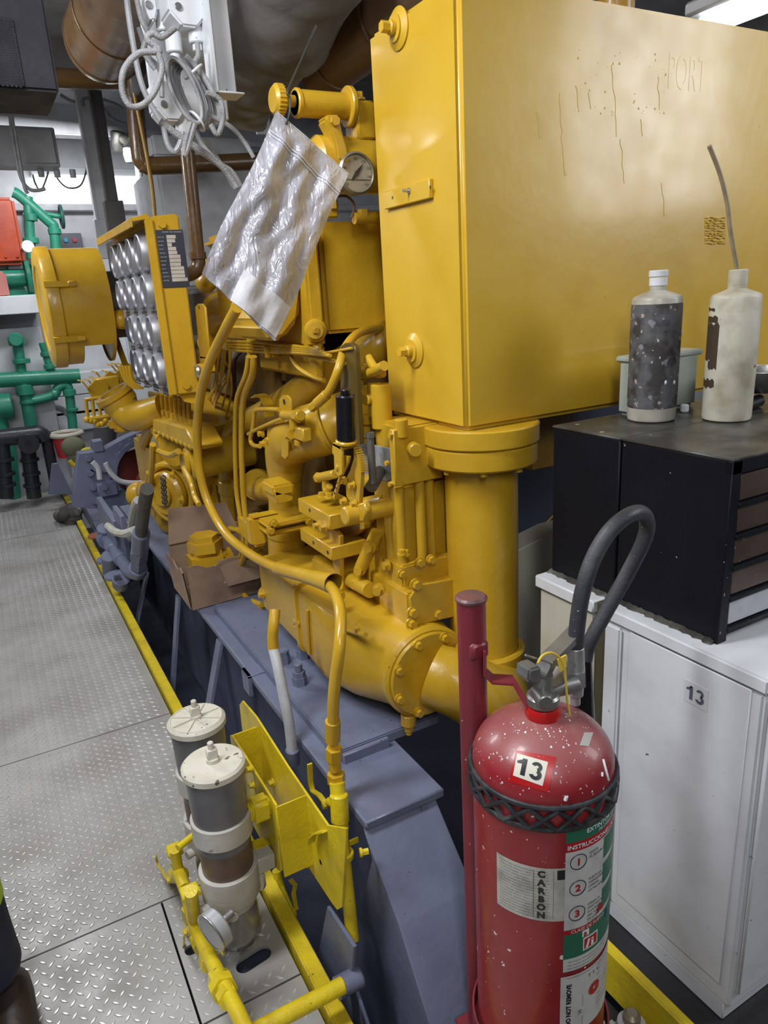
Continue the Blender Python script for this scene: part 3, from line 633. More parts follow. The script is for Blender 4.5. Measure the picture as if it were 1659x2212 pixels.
q0 = PX(548, 1150, .84); q1 = PX(575, 1185, .84)
EP('strap_bracket', ybox(ybox(MB(), 547, 1112, 574, 1186, 2.25, .06, .012, 2), 547, 1108, 600, 1120, 2.25, .05, .006, 2))
EP('crossover_pipe', MB().cyl(PX(560, 1055, .9), PX(600, 1058, .9), .05, n=28).ring(PX(562, 1055, .92)+V((.02, .08, 0)), (-.5, -.8, 0), .03, .068, .03).tube(LX([(440, 1025), (480, 1040), (520, 1052)], 1.0), .05, 18, 4))
# oil cooler bonnet growing into a round flange
def hsec(y, x0, x1, z0, z1, p, n=36):
    out = []; cx, cz, a, b = (x0+x1)/2, (z0+z1)/2, (x1-x0)/2, (z1-z0)/2
    for k in range(n):
        t = 2*PI*k/n; c, s = math.cos(t), math.sin(t)
        out.append(V((cx+a*math.copysign(abs(c)**p, c), y, cz+b*math.copysign(abs(s)**p, s))))
    return out
FC = V((.925, 1.52, .625))
secs = [hsec(2.40, .76, 1.02, .555, .735, .16), hsec(2.385, .745, 1.03, .54, .752, .14), hsec(2.03, .742, 1.05, .535, .757, .14)]
EP('cooler_bonnet', MB().loft(secs))
EP('housing_gasket', MB().loft([hsec(2.035, .735, 1.07, .52, .772, .2), hsec(2.018, .735, 1.07, .52, .772, .2)]))
secs = [hsec(2.02, .744, 1.06, .532, .758, .22), hsec(2.0, .74, 1.06, .525, .762, .22), hsec(1.82, .735, 1.06, .50, .765, .3), hsec(1.70, .755, 1.07, .495, .755, .5), hsec(1.60, .79, 1.06, .495, .755, .8), hsec(1.55, .795, 1.055, .495, .755, 1.0)]
EP('cooler_housing', MB().loft(secs))
fl = MB().cyl(FC+V((0, .03, 0)), FC, .136, n=48, bev=.008).cyl(FC, FC+V((0, -.012, 0)), .125, n=48, bev=.004)
EP('housing_flange', fl)
fb_ = MB()
for k in range(8):
    t = 2*PI*k/8+.35; fb_.bolt(FC+V((math.cos(t)*.112, -.012, math.sin(t)*.112)), NY, .011, .016)
EP('flange_bolts', fb_)
EP('drain_plug', MB().cyl(FC+V((-.06, .02, -.12)), FC+V((-.062, .02, -.155)), .022, n=20, bev=.003).hexa(FC+V((-.062, .02, -.155)), V((0, 0, -1)), .014, .018).cyl(FC+V((-.062, .02, -.172)), FC+V((-.062, .02, -.185)), .009))
EP('housing_bolts', MB().bolt(PX(570, 1283, .745), NX, .012, .02).bolt(PX(733, 1270, .80)+V((-.02, -.04, .0)), NY, .012, .02).bolt(PX(752, 1362, .73)+V((.03, .0, .0)), NX, .009, .014))
# governor / pump stack in the middle
S = .90
g1 = MB(); cbox(g1, (879, 1283), (884, 1358), S, .22, .22, .004, 2); EP('pump_base', g1)
g2 = MB(); cbox(g2, (864, 1221), (876, 1281), S+.012, .2, .17, .006, 2); EP('pump_flange', g2)
g3 = MB(); cbox(g3, (852, 1052), (864, 1222), S+.022, .2, .13, .006, 2)
for x_, y_ in ((.985, 1.625), (1.02, 1.632)): g3.cyl((x_, y_, .905), (x_, y_, 1.20), .014, n=16)
g3.cyl((S+.03, 1.70, .90), (S+.03, 1.70, 1.14), .018, n=16).cyl((S+.028, 1.64, .90), (S+.028, 1.64, 1.14), .014, n=16)
EP('pump_column', g3)
g4 = MB(); p = PX(852, 930, S); q = PX(855, 1052, S)
g4.box((S, 1.605, q.z), (S+.15, 1.63, p.z), .003).box((S+.045, 1.61, q.z+.02), (S+.15, 1.80, p.z), .01, 2); EP('governor_body', g4)
pl = [PX(*a, S+.03) for a in ((772, 955), (850, 970), (851, 1040), (775, 1035))]
EP('name_plate', MB().prism(pl, (.006, 0, 0), .001), mat('worn_plate', (.42, .44, .47), .45, metal=.3, bump=.4, bscale=60, col2=(.25, .26, .28), cscale=30), 'worn grey metal name plate')
NP = MB()
for k in range(5):
    r0 = PX(782+2*k, 966+13*k, S+.029); put_text(NP, '=== ===== ==', .006, lambda v, r0=r0: V((S+.0285, r0.y-v.x, r0.z+v.y)))
EP('plate_print', NP, DST)
vc = MB()
def vcyl(mb, px, y0, y1, x, r, n=24, bev=.003): a, b = PX(px, y0, x), PX(px, y1, x); mb.cyl((x, b.y, b.z), (x, b.y, a.z), r, n=n, bev=bev)
vcyl(vc, 826, 830, 925, .96, .030); vcyl(vc, 812, 828, 900, .95, .02); vcyl(vc, 868, 905, 945, .93, .018); vcyl(vc, 790, 905, 945, .95, .016); vcyl(vc, 791, 897, 916, .95, .022); vcyl(vc, 790, 945, 975, .95, .012)
vc.cyl(PX(800, 862, .935), PX(800, 862, .935)+V((-.02, -.006, 0)), .016, n=20, bev=.002)
vc.cyl(PX(893, 968, .95), PX(893, 968, .95)+V((-.01, -.03, 0)), .018, n=20, bev=.002)
EP('governor_columns', vc)
tp = MB(); tp.tube(LX([(772, 812), (800, 805), (830, 790)], .93), .014, 12, 4).tube(LX([(795, 772), (806, 790), (815, 800)], .93), .012, 12, 4).tube(LX([(782, 815), (780, 845), (790, 860)], .93), .006, 8, 5).box(PX(780, 812, .94), PX(815, 790, .94)+V((.03, 0, 0)), .006).hexa(PX(786, 812, .93), ZA, .012, .02).tube(LX([(770, 800), (790, 798), (828, 800)], .94), .009, 8, 4)
EP('governor_linkage', tp)
st = MB().cyl(PX(806, 1045, .86), PX(799, 935, .86), .0105, n=16, bev=.002).hexa(PX(800, 945, .86), PX(799, 932, .86)-PX(800, 945, .86), .013, .014).cyl(PX(806, 1050, .87)+V((-.012, -.01, 0)), PX(806, 1030, .87)+V((.05, .05, 0)), .017, n=18, bev=.002)
EP('grey_stop_bolt', st, mat('weathered_steel', (.15, .145, .13), .45, metal=.4, bump=.2), 'bare grey steel bolt')
# hand lever with black grip
lv = empty('hand_lever', 'yellow hand control lever with a shiny black cylindrical grip', 'lever', PX(745, 1120, .82))
X1 = .80
a, b = PX(746, 852, X1), PX(748, 951, X1)
obj('grip', MB().cyl(b, a, .0255, n=32, bev=.004).cyl(a, PX(746, 840, X1), .013, n=24, bev=.002), BLP, lv, 'shiny black grip')
obj('collar', MB().cyl(PX(748, 958, X1), PX(748, 950, X1), .029, n=32, bev=.003), YEL, lv)
obj('yoke', MB().prism(LX([(718, 956), (734, 962), (737, 972), (739, 1024), (731, 1030), (722, 1018), (721, 984), (717, 978)], X1-.02), (.008, 0, 0), .001).prism([PX(718, 956, X1-.02), PX(737, 966, X1-.02), PX(771, 960, X1+.03), PX(755, 952, X1+.03)], (0, 0, -.008), .001), YEL, lv)
qd = LX([(763, 962), (770, 978), (777, 995), (780, 1018), (778, 1050), (775, 1095), (764, 1102), (757, 1085), (748, 1072), (746, 1036), (756, 1016), (764, 990)], X1+.02)
obj('quadrant', MB().prism(qd, (.012, 0, 0), .001), YEL, lv)
tt = MB()
for k in range(12):
    t = k/11; a = PX(764+17*math.sin(t*1.5), 962+56*t, X1+.015); tt.box(a-V((.003, .002, .0025)), a+V((.018, .002, .0005)), 0)
obj('teeth', tt, YEL, lv)
obj('blade', MB().prism(LX([(742, 984), (753, 986), (750, 1000), (738, 1026), (734, 1030), (722, 1080), (717, 1074), (731, 1030), (741, 1010)], X1-.005), (.008, 0, 0), .001), YEL, lv)
ho = MB()
for a in ((728, 1042), (726, 1054), (723, 1065)): c = PX(*a, X1-.0055); ho.cyl(c, c+V((-.0012, 0, 0)), .0035, n=12)
obj('blade_holes', ho, DST, lv)
bo = MB(); hexes(bo, [(745, 1038), (763, 1047), (745, 1082), (767, 1088)], NX, .009, .014, X=X1+.015); hexes(bo, [(728, 1010)], NX, .008, .004, X=X1-.02); obj('bolts', bo, YEL, lv)
obj('pivot', MB().cyl(PX(778, 1108, X1+.03)+V((-.05, 0, 0)), PX(778, 1108, X1+.03)+V((.10, 0, 0)), .026, n=24, bev=.004).prism(LX([(762, 1092), (785, 1085), (791, 1105), (785, 1128), (770, 1128), (763, 1112)], X1+.015), (.02, 0, 0), .004), YEL, lv)
# flat bar behind the grip
EP('flat_bar', MB().prism(LX([(733, 760), (736, 748), (744, 741), (756, 740), (766, 748), (768, 760), (778, 960), (738, 960)], .885), (.014, 0, 0), .002), mat('dark_olive_bar', (.10, .065, .014), .3, bump=.1))
EP('link_rods', MB().cyl(PX(685, 1032, .84), PX(724, 1024, .84), .014, n=18, bev=.002).hexa(PX(690, 1031, .84), PX(684, 1033, .84)-PX(690, 1031, .84), .017, .012).tube(LX([(704, 1030), (703, 1052), (707, 1062), (712, 1050)], .845), .011, 10, 6).cyl(PX(782, 1038, .93), PX(812, 1040, .93), .02, n=18).cyl(PX(780, 1094, .9), PX(832, 1085, .93), .026, n=20))
# slotted bars and side casting
bb = MB(); cbox(bb, (711, 1114), (713, 1146), .80, .13, .24, .003); hexes(bb, [(696, 1074), (711, 1075)], ZA, .012, .016, X=.84); EP('link_bar', bb)
bb = MB(); cbox(bb, (716, 1184), (716, 1212), .80, .12, .24, .003); EP('tapped_bar', bb)
hb = MB()
for a in ((677, 1172), (708, 1193)): c = PX(*a, .7995); hb.cyl(c, c+V((-.001, 0, 0)), .006, n=16)
for a in ((669, 1102),): c = PX(*a, .7995); hb.cyl(c, c+V((-.001, 0, 0)), .006, n=16)
EP('bar_holes', hb, DST)
EP('side_casting', MB().prism(LX([(672, 1200), (728, 1238), (728, 1290), (680, 1300), (674, 1260)], .83), (.2, 0, 0), .008, 2).prism(LX([(733, 1158), (735, 1258), (728, 1256), (700, 1140), (715, 1135)], .83), (.015, 0, 0), .002).prism(LX([(735, 1170), (770, 1118), (800, 1115), (812, 1150), (820, 1260), (770, 1300), (736, 1270)], .93), (.2, 0, 0), .01, 2))
EP('hook_strut', MB().cyl(PX(780, 1225, .87), PX(815, 1150, .9), .02, n=16).cyl(PX(745, 1245, .87), PX(800, 1275, .87), .024, n=16).prism(LX([(725, 1155), (780, 1112), (795, 1112), (800, 1125), (775, 1150), (740, 1180)], .9), (.02, 0, 0), .003).cyl(PX(795, 1130, .89), PX(795, 1130, .89)+V((-.02, 0, 0)), .014))
bt = MB(); hexes(bt, [(819, 1273), (770, 1260), (778, 1230), (800, 1180)], (-.8, -.6, 0), .014, .02, X=.865); hexes(bt, [(704, 1138), (690, 1134)], NX, .011, .02, X=.80); EP('casting_bolts', bt)
bt = MB(); hexes(bt, [(897, 1262), (890, 1322), (944, 1325), (888, 1346)], NY, .013, .018, Y=1.57); hexes(bt, [(868, 1198), (876, 1199)], ZA, .010, .014, Y=1.6); hexes(bt, [(838, 1220)], NX, .013, .016, X=.905); EP('pump_bolts', bt)
pp = PY(913, 1270, 1.56); 
EP('cover_plate', MB().prism([PY(*a, 1.574) for a in ((882, 1290), (900, 1262), (975, 1250), (980, 1330), (890, 1350))], (0, -.008, 0), .002))
# clip, tee and small pipes left of the lever
sm = MB()
sm.tube(LX([(604, 885), (575, 884), (553, 886), (549, 898), (546, 925), (541, 950), (548, 962), (562, 964)], .80), .008, 10, 5)
sm.tube(LX([(536, 938), (560, 925), (600, 908), (612, 905)], .80), .0065, 10, 5)
sm.cyl(PX(613, 896, .80), PX(650, 898, .80), .016, n=16, bev=.002).hexa(PX(640, 897, .80), PX(655, 901, .80)-PX(640, 897, .80), .02, .03).cyl(PX(633, 900, .80), PX(634, 925, .80), .013, n=16)
EP('fuel_line_tee', sm)
EP('lifting_tab', MB().prism(LX([(603, 862), (610, 854), (620, 854), (627, 862), (629, 888), (622, 892), (620, 920), (603, 918)], .825), (.006, 0, 0), .001), YEL)
c = PX(614, 868, .8245); EP('tab_hole', MB().cyl(c, c+V((-.001, 0, 0)), .009, n=16), DST)
sm = MB().prism(LX([(578, 918), (600, 914), (606, 920), (598, 926), (596, 955), (585, 960), (575, 945)], .81), (.03, 0, 0), .003)
hexes(sm, [(568, 936), (584, 950), (572, 958)], NX, .011, .018, X=.81); sm.cyl(PX(598, 945, .82), PX(640, 938, .82), .016, n=16)
sm.box(PX(634, 948, .80), PX(653, 927, .80)+V((.03, 0, 0)), .004).cyl(PX(644, 952, .81), PX(644, 960, .81), .012).hexa(PX(624, 940, .80), PX(636, 938, .80)-PX(624, 940, .80), .016, .02).prism(LX([(608, 955), (622, 952), (622, 985), (615, 992), (608, 985)], .80), (.006, 0, 0), .001)
EP('pipe_clip', sm)
# lines and looms
LN = MB()
for i, dy in enumerate((0, 7, 13, 20)):
    LN.tube(LX([(488, 738+dy*.8), (520, 738+dy), (560, 740+dy), (598, 745+dy*.8), (640, 748+dy*.7), (690+i*8, 756+dy*.6)], .86), .0055, 8, 5)
LN.tube(LX([(590, 748), (620, 760), (680, 772), (745, 785)], .88), .006, 8, 5)
LN.tube(LX([(622, 755), (640, 790), (672, 812), (700, 822)], .88), .007, 8, 6).tube(LX([(660, 760), (700, 762), (760, 752)], .88), .004, 8, 5)
EP('fuel_injection_lines', LN)
LM = MB(); random.seed(11)
for i in range(9):
    x0 = 476+random.uniform(-4, 20); LM.tube(LX([(x0, 755), (x0-8+random.uniform(-6, 6), 810), (465+random.uniform(-10, 12), 850), (452+random.uniform(-8, 14), 890), (446+random.uniform(-4, 14), 925), (455+random.uniform(-6, 14), 950)], .93), .0045, 6, 5)
LM.tube(LX([(505, 700), (500, 740), (497, 790), (490, 840), (480, 880)], .91), .005, 6, 5).tube(LX([(484, 780), (497, 800), (500, 850), (488, 900)], .93), .005, 6, 5)
EP('wiring_loom', LM)
EP('loom_clips', MB().cyl(PX(578, 748, .855), PX(580, 772, .855), .012, n=12).cyl(PX(540, 730, .87), PX(542, 770, .87), .014, n=12).hexa(PX(560, 720, .87), ZA, .014, .03).cyl(PX(550, 700, .88), PX(548, 765, .88), .011, n=12).hexa(PX(596, 770, .88), ZA, .02, .03))
DR = MB().box(PX(580, 830, 1.08), PX(610, 790, 1.08)+V((.1, 0, 0)), .01); DR.cyl(PX(660, 780, 1.02), PX(690, 765, 1.05), .03, n=16).sph(PX(680, 775, 1.0), .025)
EP('rocker_castings', DR)
CL = MB().strip(LX([(553, 858), (562, 852), (572, 858), (580, 875), (582, 900)], .88), .04, .004, XA); EP('hose_strap', CL)
tw = MB()
for k, r in ((0, .0095), (1, .0115)):
    o_ = k*14
    tw.tube(LX([(537+o_*.8, 770), (531+o_, 810), (512+o_, 862), (508+o_, 930), (509+o_, 1010), (512+o_, 1070), (520+o_*.8, 1120), (526+o_*.7, 1165), (520+o_*.6, 1200), (503+o_*.7, 1240), (504+o_*.6, 1262), (530+o_*.3, 1292), (566, 1312-o_*.4)], .80), r, 12, 6)
EP('twin_tubes', tw)
EP('tube_clamp', MB().box(PX(517, 1155, .79), PX(540, 1135, .79)+V((.02, 0, 0)), .004).cyl(PX(498, 1142, .79), PX(517, 1146, .79), .012, n=14).hexa(PX(500, 1142, .79), NX, .014, .014))
# front end below the gauge panel
XF = .70
fr = MB().prism(LX([(330, 905), (400, 924), (420, 962), (420, 974), (330, 932)], .68), (.12, 0, 0), .006).prism(LX([(318, 845), (378, 862), (420, 925), (405, 968), (332, 930)], .78), (.3, 0, 0), .008)
EP('pump_gallery', fr)
nb = MB()
for k in range(8): x_ = 340+k*9.5; nb.tube(LX([(x_, 850+k*1.5), (x_+2, 880+k*2.5), (x_+6, 905+k*3.2)], .755), .011, 8, 4)
EP('injection_pipes', nb)
nb = MB()
for k in range(8): nb.hexa(PX(346+k*10, 893+k*3.6, .75), ZA, .016, .025); nb.hexa(PX(350+k*10, 905+k*3.6, .745), ZA, .02, .02)
for k in range(9): nb.sph(PX(338+k*9.5, 931+k*4.2, .69), .016, n=8)
EP('pipe_nuts', nb)
wp = MB(); c = PX(372, 1063, .74)
wp.cyl(c+V((.25, .15, 0)), c, .17, n=36, bev=.02).cyl(c, c+V((-.05, -.03, 0)), .12, n=36, bev=.015).cyl(c+V((-.05, -.03, 0)), c+V((-.075, -.045, 0)), .06, n=28, bev=.01).torus(c+V((-.01, -.006, 0)), (.25, .15, 0), .15, .018, 36)
EP('water_pump', wp)
of = MB(); c = PX(405, 1003, .70); of.cyl(c+V((.3, -.0, .03)), c, .078, n=32, bev=.012).cyl(c, c+V((-.02, 0, 0)), .055, n=32, bev=.004)
c = PX(370, 965, .74); of.cyl(c+V((.2, .1, 0)), c, .12, n=32, bev=.02)
EP('drive_housings', of)
ms = MB().tube(LX([(310, 960), (322, 930), (334, 925), (350, 950)], .72), .03, 12, 5).box(PX(302, 1040, .72), PX(336, 975, .72)+V((.12, 0, 0)), .02, 2).tube(LX([(336, 970), (345, 975), (368, 983), (385, 975)], .66), .014, 8, 5).sph(PX(300, 1070, .70), .08, (1, 1, 1.1), 16).cyl(PX(315, 1060, .70), PX(345, 1075, .70), .06, n=20, bev=.01).tube(LX([(330, 960), (328, 1010), (322, 1060), (312, 1090)], .64), .016, 8, 5).tube(LX([(320, 1020), (318, 1050), (330, 1065)], .64), .012, 8, 5).cyl(PX(360, 1095, .78), PX(380, 1120, .78), .1, n=24, bev=.02)
for a in ((345, 1030), (375, 1025), (352, 1090), (395, 1080), (340, 1045)): ms.bolt(PX(*a, .70), NX, .016, .02)
EP('front_castings', ms)
sm = MB().tube(LX([(430, 940), (450, 985), (490, 1010), (540, 1060)], 1.0), .06, 16, 4).cyl(PX(420, 1070, .95), PX(470, 1075, .95), .09, n=24, bev=.02)
EP('sump_side', sm)
bt = MB().tube(LX([(397, 1010), (412, 1040), (420, 1070), (430, 1090)], .68), .012, 8, 5); EP('oil_line', bt)
EP('lower_fasteners', MB().bolt(PX(545, 1190, .85), NX, .016, .03).cyl(PX(545, 1195, .85), PX(560, 1180, .85), .016).sph(PX(560, 1195, .86), .03, n=12))

ch = MB()
for k in range(12): ch.torus(PX(352+.4*k, 1032+k*5.2, .60), (1, 0, 0) if k % 2 else (0, 1, 0), .011, .0035, 12, 6)
EP('hanging_chain', ch, DST, 'thin dark chain')

bt = MB(); hexes(bt, [(590, 1130), (668, 1126), (584, 1146), (672, 1143)], NY, .011, .014, Y=2.145); EP('collar_bolts', bt)
bt = MB(); hexes(bt, [(838, 1000), (846, 1045), (846, 940)], NX, .008, .010, X=.90, washer=False); hexes(bt, [(905, 1215), (868, 1240), (930, 1208)], NY, .011, .014, Y=1.605); EP('governor_bolts', bt)
bt = MB(); hexes(bt, [(600, 1290), (640, 1330), (700, 1330), (690, 1420), (800, 1500), (770, 1540)], NX, .009, .012, X=.735, washer=False); 
EP('cast_ribs', MB().tube(LX([(664, 1318), (666, 1370), (668, 1412)], .733), .006, 8, 3).tube(LX([(690, 1330), (730, 1352), (790, 1372)], .76), .008, 8, 4))
EP('cast_digits', MB().tube(LX([(634, 1338), (638, 1344), (634, 1350), (640, 1356)], .738), .0022, 6, 3).tube(LX([(642, 1340), (646, 1348), (641, 1356)], .738), .0022, 6, 3))
# ================================================================ gauge panel
GX, GY0, GY1, GZ0, GZ1 = .60, 2.72, 3.47, 1.325, 1.935
gp = empty('gauge_panel', 'tall yellow gauge panel housing with four rows of round dials facing the aisle', 'gauge panel', (.66, 3.1, GZ0))
h = MB().prism([(GX, GY0, GZ0), (GX, GY0, GZ1), (GX+.012, GY0, GZ1+.012), (.70, GY0, GZ1+.02), (.705, GY0, GZ1+.01), (.70, GY0, GZ0)], (0, GY1-GY0, 0), .006, 2)
obj('housing', h, YEL, gp)
m = MB().box((GX-.018, GY0-.012, GZ0+.002), (GX+.012, GY0+.004, GZ1+.002), .004, 2); obj('front_trim', m, YEL, gp)
obj('hood', MB().prism([(GX+.01, GY0+.01, GZ1+.004), (GX-.055, GY0+.01, GZ1-.005), (GX-.06, GY0+.01, GZ1+.006), (GX+.0, GY0+.01, GZ1+.022)], (0, GY1-GY0+.03, 0), .002).box((GX-.062, GY0+.01, GZ1-.022), (GX-.055, GY1+.04, GZ1+.006), .001), YEL, gp)
ALU = mat('brushed_panel_face', (.33, .335, .345), .42, metal=.5, bump=.1, bscale=80, col2=(.25, .255, .265), cscale=10)
obj('face_plate', MB().box((GX-.006, GY0+.012, GZ0+.012), (GX, GY1-.012, GZ1-.02), .002), ALU, gp)
GLS = mat('dial_glass', (.15, .15, .16), .36, metal=.1, rvar=0, coat=.0)
BEZ = mat('chrome_bezel', (.38, .38, .41), .42, metal=.6, rvar=.05)
LBL = mat('black_label', (.03, .035, .055), .5); PAP = mat('aged_paper', (.50, .46, .40), .7, bump=.1, col2=(.42, .38, .33), cscale=20)
HG = GZ1-GZ0
for r in range(4):
    zc = GZ1-HG*(.165, .385, .62, .85)[r]
    for c_ in range(4):
        yc = GY0+.105+.178*c_; blank = (c_ == 3 and r >= 2)
        gr = .069 if r == 0 else .062
        if blank: ga = obj('gauge', MB().lathe([(gr*.82, 0), (gr*.9, .004), (gr*.82, .012), (0, .012)], (GX-.006, yc, zc), NX, 36), LBL, gp, 'dark blanked gauge hole'); continue
        ga = obj('gauge', MB().lathe([(gr, 0), (gr, .012), (gr*.93, .026), (gr*.85, .028), (gr*.82, .020)], (GX-.006, yc, zc), NX, 36), BEZ, gp)
        obj('glass', MB().lathe([(gr*.84, .019), (gr*.5, .024), (0, .026)], (GX-.006, yc, zc), NX, 32), GLS, ga)
    for c_ in range(4):
        if r == 0 and c_ in (0, 3): continue
        lb = MB(); yc = GY0+.105+.178*c_; zl = zc-.083
        for k in range(3): lb.box((GX-.0075, yc-.048, zl-.014+k*.010), (GX-.006, yc+.04, zl-.007+k*.010), 0)
        obj('dial_label', lb, LBL, gp)
pl = [PY(*a, GY0) for a in ((334, 497), (392, 499), (408, 622), (352, 622))]
x0, x1, z0, z1 = pl[0].x+.002, pl[1].x+.004, pl[3].z, pl[0].z
rp = obj('rating_plate', MB().box((x0, GY0-.004, z0), (x1, GY0, z1), .001), LBL, gp, 'black rating plate with pale form column')
w_ = x1-x0; hz = z1-z0
pc = MB()
for k in range(12):
    t0 = .09+k*.068; ww = (.34, .30, .16, .30, .32, .42, .42, .40, .50, .50, .50, .58)[k]; pc.box((x0+.36*w_, GY0-.0052, z1-hz*(t0+.06)), (x0+(.36+ww)*w_, GY0-.004, z1-hz*t0), 0)
obj('form_fields', pc, PAP, rp)
pt = MB(); LT = mat('label_print', (.55, .55, .52), .6)
for k in range(12):
    z_ = z1-hz*(.14+k*.068)
    put_text(pt, ('===== ===', '=== ====', '======', '=== ==', '==== ===')[k % 5], .0085, lambda v, z_=z_: V((x0+.03*w_+v.x*.55, GY0-.0045, z_+v.y)))
put_text(pt, '==== == =====', .010, lambda v: V((x0+.22*w_+v.x, GY0-.0045, z1-hz*.055+v.y)))
obj('plate_print', pt, LT, rp)
bt = MB(); hexes(bt, [(350, 485), (402, 833)], NY, .014, .012, Y=GY0-.002, washer=False); obj('bolts', bt, YEL, gp)
obj('bottom_tab', MB().prism([PY(*a, GY0+.02) for a in ((385, 850), (440, 842), (445, 850), (420, 873), (398, 868))], (0, .006, 0), .001), YEL, gp)
# arm and stop knob beside the panel
ar = empty('panel_arm', 'yellow rounded flat arm standing beside the gauge panel', 'bracket', PX(432, 790, .72))
obj('arm', MB().prism([PX(*a, .72) for a in ((421, 662), (427, 656), (436, 656), (442, 664), (451, 760), (446, 775), (432, 775))], (.008, 0, 0), .002), YEL, ar)
c = PX(430, 664, .7195); obj('arm_hole', MB().cyl(c, c+V((-.001, 0, 0)), .006, n=14), DST, ar)
obj('base_block', MB().box(PX(430, 800, .72), PX(446, 770, .72)+V((.03, 0, 0)), .004).cyl(PX(432, 800, .70), PX(445, 800, .74), .025, n=20, bev=.004), YEL, ar)
c = PX(420, 803, .68); obj('stop_knob', MB().lathe([(0, 0), (.022, .004), (.026, .012), (.018, .024), (.008, .03), (.008, .06)], c, XA, 24), STL, ar, 'bare steel push knob')

# ================================================================ yellow drum (air cleaner)
DC = V((.335, 4.15, 1.665)); DR_ = .293
dm = empty('air_cleaner_drum', 'big round yellow air cleaner drum with clamped cover left of the gauge panel', 'air cleaner', (.48, 4.15, DC.z-DR_))
obj('cover', MB().lathe([(0, .012), (.12, .016), (.13, .010), (.20, .012), (.21, .004), (DR_-.02, .006), (DR_, .014), (DR_+.006, .03), (DR_+.006, .07), (DR_, .075)], DC-V((.02, 0, 0)), XA, 56), YEL, dm)
body = MB().lathe([(DR_-.006, .05), (DR_-.006, .13), (DR_-.012, .13), (DR_-.012, .05)], DC, XA, 56)
u, w, _ = frame(XA)
ang = math.atan2(V((0, 0, -1)).dot(w), V((0, 0, -1)).dot(u))
body.lathe([(DR_-.006, .13), (DR_-.006, .27), (DR_-.012, .27), (DR_-.012, .13)], DC, XA, 44, ang+.85, ang+2*PI-.85)
body.lathe([(DR_-.006, .27), (DR_-.006, .285), (DR_-.10, .285), (DR_-.10, .279), (DR_-.012, .279), (DR_-.012, .27)], DC, XA, 56)
obj('body', body, YDK if False else YEL, dm)
for a, b in (((104, 618), (168, 619)), ((128, 735), (188, 729))):
    p, q = PY(*a, 3.88), PY(*b, 3.88); d_ = (p-V((p.x, DC.y, DC.z))); n_ = d_.normalized()
    cpt = lambda x, s=DR_+.012, n_=n_: V((x, DC.y, DC.z))+V((0, n_.y, n_.z))*s
    cl = obj('clamp', MB().strip([cpt(.325), cpt(.37), cpt(.41), cpt(.44)], .028, .008, V((0, -n_.z, n_.y))).box(cpt(.43)-V((.0, .012, .012)), cpt(.47)+V((0, .012, .012)), .003), YEL, dm)
obj('core', MB().cyl(DC+V((.05, 0, 0)), DC+V((.29, 0, 0)), .17, n=32), DST, dm)
# dark ducting between drum and panel
dk = empty('intake_duct', 'dark intake ducting and flange between the yellow drum and gauge panel', 'duct', (.8, 4.15, 1.4))
obj('duct', MB().cyl((.64, 4.15, 1.665), (1.0, 4.15, 1.665), .17, n=32).box((.70, 3.95, 1.5), (.95, 4.3, 2.0), .02), DST, dk)
obj('yellow_ball', MB().sph(PX(262, 690, .66), .05, n=18), YEL, dk)
obj('support_strut', MB().strip([PX(238, 640, .68), PX(250, 730, .68), PX(275, 800, .68), PX(282, 835, .68)], .03, .012, XA), YEL, dk)
# yellow valve elbow and bent bracketry at the far end of the engine
YV = 4.0
ve = empty('yellow_valve_elbow', 'yellow cast elbow with open flanged mouth below the gauge panel', 'pipe elbow', PY(280, 930, YV))
obj('elbow', MB().tube(LY([(258, 862, 4.0), (268, 884, 3.98), (290, 900, 3.9), (318, 892, 3.8), (350, 882, 3.75)], YV), lambda t: .088-.02*t, 24, 7), YEL, ve)
m0, m1 = PY(243, 846, YV), PY(262, 872, YV)
obj('mouth', MB().ring(m0, m1-m0, .07, .105, .03, 32).cyl(m0+(m1-m0)*.3, m1, .093, n=32), YEL, ve)
a_, b_ = PY(240, 934, YV), PY(284, 896, YV)
obj('flange', MB().box((a_.x, YV-.03, a_.z), (b_.x, YV+.06, b_.z), .02, 2).bolt(PY(252, 902, YV-.03), NY, .018, .03).bolt(PY(262, 925, YV-.03), NY, .018, .03).bolt(PY(278, 922, YV-.03), NY, .018, .03), YEL, ve)
bk = MB(); random.seed(5)
YK_ = 4.75
for i in range(8):
    x_, y_ = 186+i*12+random.uniform(-5, 5), 836-i*5+random.uniform(-8, 8); p = PY(x_, y_, YK_+.05*i); bk.prism([p, p+V((.06, 0, .05)), p+V((.13, 0, .01)), p+V((.12, 0, -.08)), p+V((.02, 0, -.05))], (0, .02, 0), .002)
    bk.strip([p+V((.01, .0, 0)), p+V((-.02, .0, .05)), p+V((-.04, .03, .055))], .03, .008, YA)
a_, b_ = PY(208, 852, YK_+.02), PY(258, 812, YK_+.02); bk.box((a_.x, YK_+.02, a_.z), (b_.x, YK_+.08, b_.z), .01)
for i in range(4): x_ = 185+i*14; bk.tube([PY(x_, 862, YK_), PY(x_+5, 905, YK_), PY(x_+18, 914, YK_)], .011, 8, 3, smooth=False)
bk.tube([PY(184, 864, YK_), PY(222, 858, YK_)], .011, 8, smooth=False).tube([PY(186, 906, YK_), PY(240, 898, YK_)], .018, 8, smooth=False)
for i in range(7): p = PY(188+i*8, 912+random.uniform(-6, 6), YK_); bk.sph(p, .022, n=8)
for i in range(4): bk.tube(LY([(258+i*7, 790), (270+i*5, 822), (292+i*6, 840)], 3.6), .007, 6, 4)
by = empty('bent_yellow_brackets', 'tangle of jagged yellow bracket strips and wire cage beyond the gauge panel', 'bracket', PY(225, 915, YK_))
obj('bracket_strip', bk, YEL, by)

